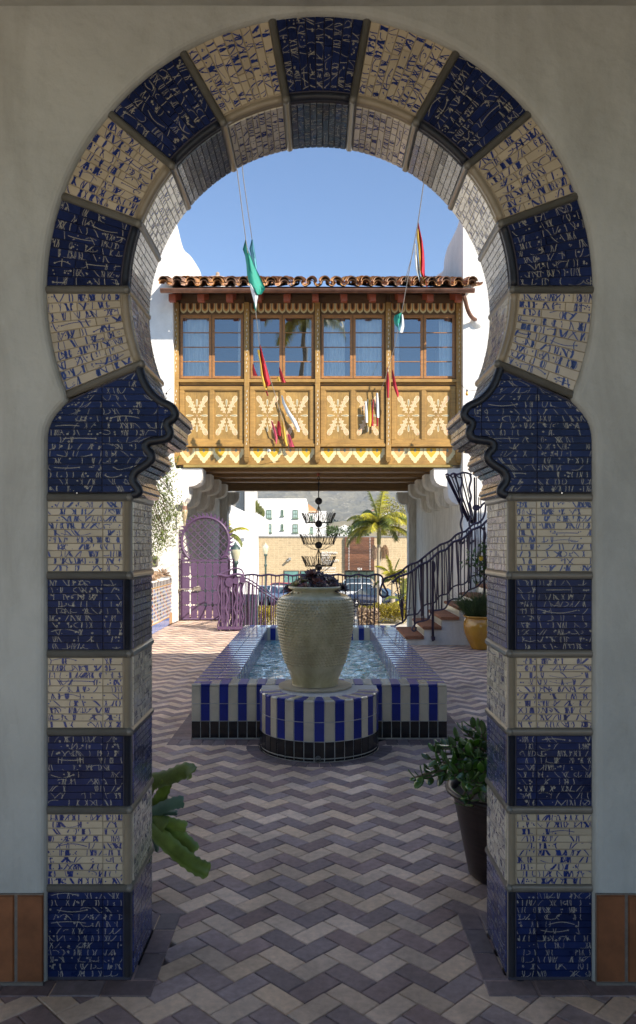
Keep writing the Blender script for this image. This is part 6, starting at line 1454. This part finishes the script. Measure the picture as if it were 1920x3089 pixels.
def palm(name, lab, base, h, nf, L, w0, seed, fruit=False, tall=True, grp=None):
    random.seed(seed); t_ = thing(name, lab, 'palm tree', base, grp); b0 = Vector(base); top_ = b0+Vector((0, 0, h))
    mb = MB(); mb.tube([b0, b0.lerp(top_, .5), top_-Vector((0, 0, .9)), top_], [.19, .15, .13, .11], 10); mb.build('trunk', PTR, t_)
    if tall: mb = MB(); mb.tube([top_-Vector((0, 0, 1.2)), top_-Vector((0, 0, .5)), top_+Vector((0, 0, .15))], [.15, .16, .07], 8); mb.build('crownshaft', M('crownshaft_green', (.22, .19, .07), .5), t_)
    for k in range(nf):
        mb = MB(); az = k*2.4+U(-.2, .2); el = U(-.1, 1.15) if k < nf-2 else 1.45; frond(mb, top_, az, el, L*U(.85, 1.1), U(1.5, 2.3) if k < nf-2 else .5, 0 if R() < .65 else 1, w0, 52 if L > 1.5 else 24); mb.build('frond', [FR1, FR2], t_)
    if fruit:
        for (dx, col_, r_) in ((-.38, (.25, .13, .16), .26), (.42, (.40, .17, .08), .36)):
            mb = MB()
            for k in range(260):
                a = U(0, 2*PI); r = r_*math.sqrt(R()); q = top_+Vector((dx, -.1, -1.55)); s_ = q+Vector((r*math.cos(a)*.7, r*math.sin(a)*.7, .35*(1-(r/r_)**2))); mb.tube([q+Vector((-dx*.8, 0, .25)) if k % 9 == 0 else s_, s_-Vector((-.1*r*math.cos(a), 0, U(.5, 1.15)*(1.1-.4*r/r_)))], .008, 3, caps=False)
            mb.build('fruit_cluster', M('fruit_strings_a' if dx < 0 else 'fruit_strings_b', col_, .8, .35, 10, 0, rnd=.4, col2=(.55, .42, .26)), t_)
    return t_
c = W(1144, 1600, 55)
palm('king_palm', 'king palm with arching yellow green fronds and hanging fruit beside the street', (c.x, 55, GZ), 5.9, 26, 3.0, .85, 5, True)
c = W(1195, 1700, 50); palm('small_palm', 'low feathery yellow green palm beside the trunk of the king palm', (c.x, 52, GZ), 2.3, 14, 1.7, .4, 9, False, False, 'small feathery palms')
c = W(1215, 1760, 48); palm('small_palm', 'lowest feathery palm, half behind the stair railing', (c.x, 48, GZ), 1.2, 12, 1.5, .35, 10, False, False, 'small feathery palms')
c = W(640, 1600, 36); palm('garden_palm', 'drooping palm seen over the right shoulder of the purple gate', (W(686, 1600, 36).x, 36, GZ), 5.2, 8, 1.15, .3, 12, False, False)
palm('fan_palm', 'tall palm behind the viewer, mirrored in the bridge windows', (-.85, -15, 0), 16.5, 24, 3.2, .9, 20, False, True)
palm('garden_palm', 'shorter palm behind the viewer, mirrored low in the bridge windows', (-2.2, -24, 0), 12.3, 18, 2.2, .6, 21, False, False)
random.seed(99)
# hedges
HG = leafmat('yellow_hedge_leaf', (.30, .25, .03), .45, .5, .25, .4); HG2 = leafmat('dry_grass_leaf', (.40, .30, .20), .3, .7, .2, .3)
def hedge(lab, x0, x1, Y, z1, dep, mat, n, sz=.10):
    a = W(x0, 0, Y).x; b_ = W(x1, 0, Y).x; mb = MB()
    for k in range(n):
        x = U(a, b_); y = U(Y, Y+dep); zt_ = z1+.12*noise.noise(Vector((x*1.5, y, 0)))+.05*U(-1, 1); z = GZ+(zt_-GZ)*(R()**.45); leaf_quad(mb, Vector((x, y, z)), rv()+Vector((0, -.4, .3)), Vector((0, 0, 1)), sz*U(.7, 1.4), sz*U(.5, .8))
    tag(mb.build('hedge', mat), lab, 'hedge', 'hedges by the street steps')
hedge('bushy yellow green hedge under the parked blue car', 1135, 1240, 45, -1.95, 2.4, HG, 9000)
hedge('low yellow clipped hedge edge left of the bushy one', 1085, 1138, 46, -2.05, 1.2, HG, 1500)
hedge('pale dry ornamental grass in front of the clipped hedge', 1085, 1140, 44.5, -2.15, .8, HG2, 3000, .2)
hedge('sunlit yellow hedge behind the bars left of the urn', 700, 830, 44, -2.0, 2.4, HG, 9000)
# street lamps
LGR = M('verdigris_iron', (.055, .09, .08), .5, .35, 10, .3, metal=.3); LGL = M('frosted_lamp_glass', (.50, .48, .34), .25, .15, 4, .05, coat=.6)
for (px, Y, lab) in ((711, 31, 'nearer verdigris street lamp with frosted globe by the purple gate'), (802, 52, 'farther verdigris street lamp in front of the tan block wall')):
    x = W(px, 0, Y).x; t_ = thing('street_lamp', lab, 'street lamp', (x, Y, GZ), 'verdigris street lamps')
    mb = MB(); mb.lathe([(.22, 0), (.22, .25), (.13, .4), (.10, .9), (.075, 1.0), (.065, 3.2), (.10, 3.25), (.10, 3.35), (.06, 3.4), (.07, 3.9), (.12, 3.95), (.13, 4.02), (.10, 4.08), (.05, 4.1)], (x, Y, GZ), 14); mb.build('post', LGR, t_)
    mb = MB(); mb.lathe([(.10, 4.06), (.15, 4.18), (.20, 4.38), (.215, 4.52), (.18, 4.60)], (x, Y, GZ), 16); mb.build('globe', LGL, t_)
    mb = MB(); mb.lathe([(.215, 4.52), (.19, 4.60), (.10, 4.70), (.05, 4.74), (.05, 4.79), (.0, 4.84)], (x, Y, GZ), 16); mb.build('cap', LGR if Y < 40 else LGL, t_)
pst = MB(); c = W(1148, 1837, 47); pst.tube([(c.x, 47, GZ), (c.x, 47, -.2)], .05, 8); tag(pst.build('lit_trunk', WB), 'sunlit lower trunk of the king palm, drawn as a thin white pole', 'post')  # sunlit length of the trunk, added as a white pole before it
# ================================================================== CARS
def car(lab, x, Y, ang, col, roof=1.45, suv=False, rough=.2):
    paint = M('car_paint_%d' % int(1000*sum(col)), col, rough, .05, 3, 0, coat=1.0); tyre = M('tyre_rubber', (.02, .02, .02), .8); rim_ = M('alloy_rim', (.55, .55, .56), .3, metal=.8); gl = M('car_glass', (.05, .075, .09), .06, .3, 2, 0, coat=1); chrome = M('chrome_trim', (.6, .6, .6), .15, metal=1)
    t_ = thing('parked_car', lab, 'car', (x, Y, GZ), 'cars parked along the street')
    def put(mb, name, mat, par=None):
        o = MB(); o.v = [(x+a*math.cos(ang)-b*math.sin(ang), Y+a*math.sin(ang)+b*math.cos(ang), GZ+c) for a, b, c in mb.v]; o.f = mb.f; o.m = mb.m; o.s = mb.s; return o.build(name, mat, par or t_)
    L = 2.35; w_ = .9; h = roof
    # body loft along x: (x, zlow, zhigh, halfwidth)
    bd = MB(); st_ = [(-L, .45, .75, .62), (-L+.08, .3, .92, .78), (-L+.5, .22, 1.0, .88), (-1.0, .2, 1.02, .9), (0, .2, .98, .91), (1.0, .2, .95, .9), (1.7, .22, .88, .88), (L-.15, .28, .74, .8), (L, .42, .62, .64)]
    vs = []
    for (a, z0, z1, hw) in st_:
        vs += [(a, -hw*.92, z0), (a, -hw, z0+.15), (a, -hw, z1-.22), (a, -hw*.93, z1-.06), (a, -hw*.8, z1), (a, hw*.8, z1), (a, hw*.93, z1-.06), (a, hw, z1-.22), (a, hw, z0+.15), (a, hw*.92, z0)]
    m_ = 10; F = [(i*m_+j, i*m_+(j+1) % m_, (i+1)*m_+(j+1) % m_, (i+1)*m_+j) for i in range(len(st_)-1) for j in range(m_)]+[tuple(range(m_)), tuple(range((len(st_)-1)*m_, len(st_)*m_))]
    bd.add(vs, F, 0, True); put(bd, 'body', paint)
    r0 = -1.75 if not suv else -2.15
    cb2 = [(r0, .96, .70), (r0+.55, h-.10, .62), (r0+.9, h-.02, .60), (.1, h, .60), (.55, h-.05, .60), (1.25, .92, .70)]
    gm = MB(); vs = []
    for (a, z, hw) in cb2: vs += [(a, -.80+(z-.95)*.32, z), (a, .80-(z-.95)*.32, z)]
    low = [(a, s*.80, .95) for a, z, hw in cb2 for s in (-1, 1)]
    n = len(cb2); gm.add(vs+low, [(2*i, 2*i+1, 2*i+3, 2*i+2) for i in range(n-1)]+[(2*i, 2*i+2, 2*n+2*i+2, 2*n+2*i) for i in range(n-1)]+[(2*i+1, 2*i+3, 2*n+2*i+3, 2*n+2*i+1) for i in range(n-1)]); put(gm, 'glasshouse', gl)
    rf = MB(); vs = []
    for (a, z, hw) in cb2[1:5]: vs += [(a, -.81+(z-.95)*.32, z-.02), (a, -.6, z+.022), (a, .6, z+.022), (a, .81-(z-.95)*.32, z-.02)]
    rf.add(vs, [(4*i+j, 4*i+j+1, 4*i+j+5, 4*i+j+4) for i in range(3) for j in range(3)], 0, True); put(rf, 'roof', paint)
    pil = MB()
    for s in (-1, 1):
        for (a0, z0, a1, z1) in ((r0+.0, .96, r0+.6, h-.09), (-.25, .96, -.2, h-.02), (1.25, .92, .52, h-.06)): pil.tube([(a0, s*.81, z0), (a1, s*(.81-(z1-.95)*.32), z1)], .035, 5)
    put(pil, 'pillars', paint)
    for a in (-1.42, 1.42):
        for s in (-1, 1):
            wh = MB(); wh.lathe([(.2, -.1), (.32, -.1), (.34, -.06), (.34, .06), (.32, .1), (.2, .1)], (0, 0, 0), 20); wh.v = [(a+p, s*.84+r, .34+q) for p, q, r in wh.v]; ty = put(wh, 'tyre', tyre)
            rm2 = MB()
            for k in range(5): an = 2*PI*k/5; rm2.tube([(a, s*.93, .34), (a+.2*math.cos(an), s*.93, .34+.2*math.sin(an))], .03, 4)
            rm2.tube([(a+.205*math.cos(q*PI/8), s*.92, .34+.205*math.sin(q*PI/8)) for q in range(16)], .02, 5, closed=True); put(rm2, 'rim', rim_, ty)
    for s in (-1, 1):
        hl = MB(); hl.ball((L-.18, s*.62, .66), .13, 8, sc=(1, 1, .5)); put(hl, 'headlight', LGL)
        tl_ = MB(); tl_.ball((-L+.1, s*.65, .82), .13, 8, sc=(.6, 1, .6)); put(tl_, 'tail_light', M('red_lens', (.5, .01, .01), .2))
    tm = MB(); tm.box(-1.0, 1.0, -.925, -.90, .33, .36); put(tm, 'sill_trim', chrome)
    return t_
c = W(1143, 1800, 57); car('dark blue sedan parked nearest behind the yellow hedge', c.x, 57.5, -.45, (.035, .05, .10))
car('white hatchback parked just behind the dark blue sedan', W(1108, 0, 61).x, 61.5, -.35, (.72, .72, .70), 1.6, True)
car('silver grey van roofed car farthest back by the wood panelled entrance', W(1100, 0, 65).x, 65, -.2, (.28, .32, .36), 1.85, True)
car('white car with red lamps behind the bars left of the urn', W(835, 0, 60).x, 60, 2.2, (.70, .72, .74), 1.5)
car('red car farther back behind the bars left of the urn', W(850, 0, 64).x, 64.5, 2.6, (.45, .03, .02), 1.5)
car('pale blue car at left behind the second street lamp', W(790, 0, 60).x, 61, 2.4, (.35, .45, .50), 1.45)
# ================================================================== HAZE
hm = bpy.data.materials.new('haze'); hm.use_nodes = True; t = hm.node_tree; t.nodes.clear(); o = t.nodes.new('ShaderNodeOutputMaterial'); v = t.nodes.new('ShaderNodeVolumePrincipled')
v.inputs['Color'].default_value = (.72, .80, .95, 1); v.inputs['Density'].default_value = .00018; v.inputs['Anisotropy'].default_value = 0; t.links.new(v.outputs[0], o.inputs['Volume'])
mb = MB(); mb.box(-7100, 7100, -200, 9100, -6, 300); mb.build('haze', hm, None, 'stuff')
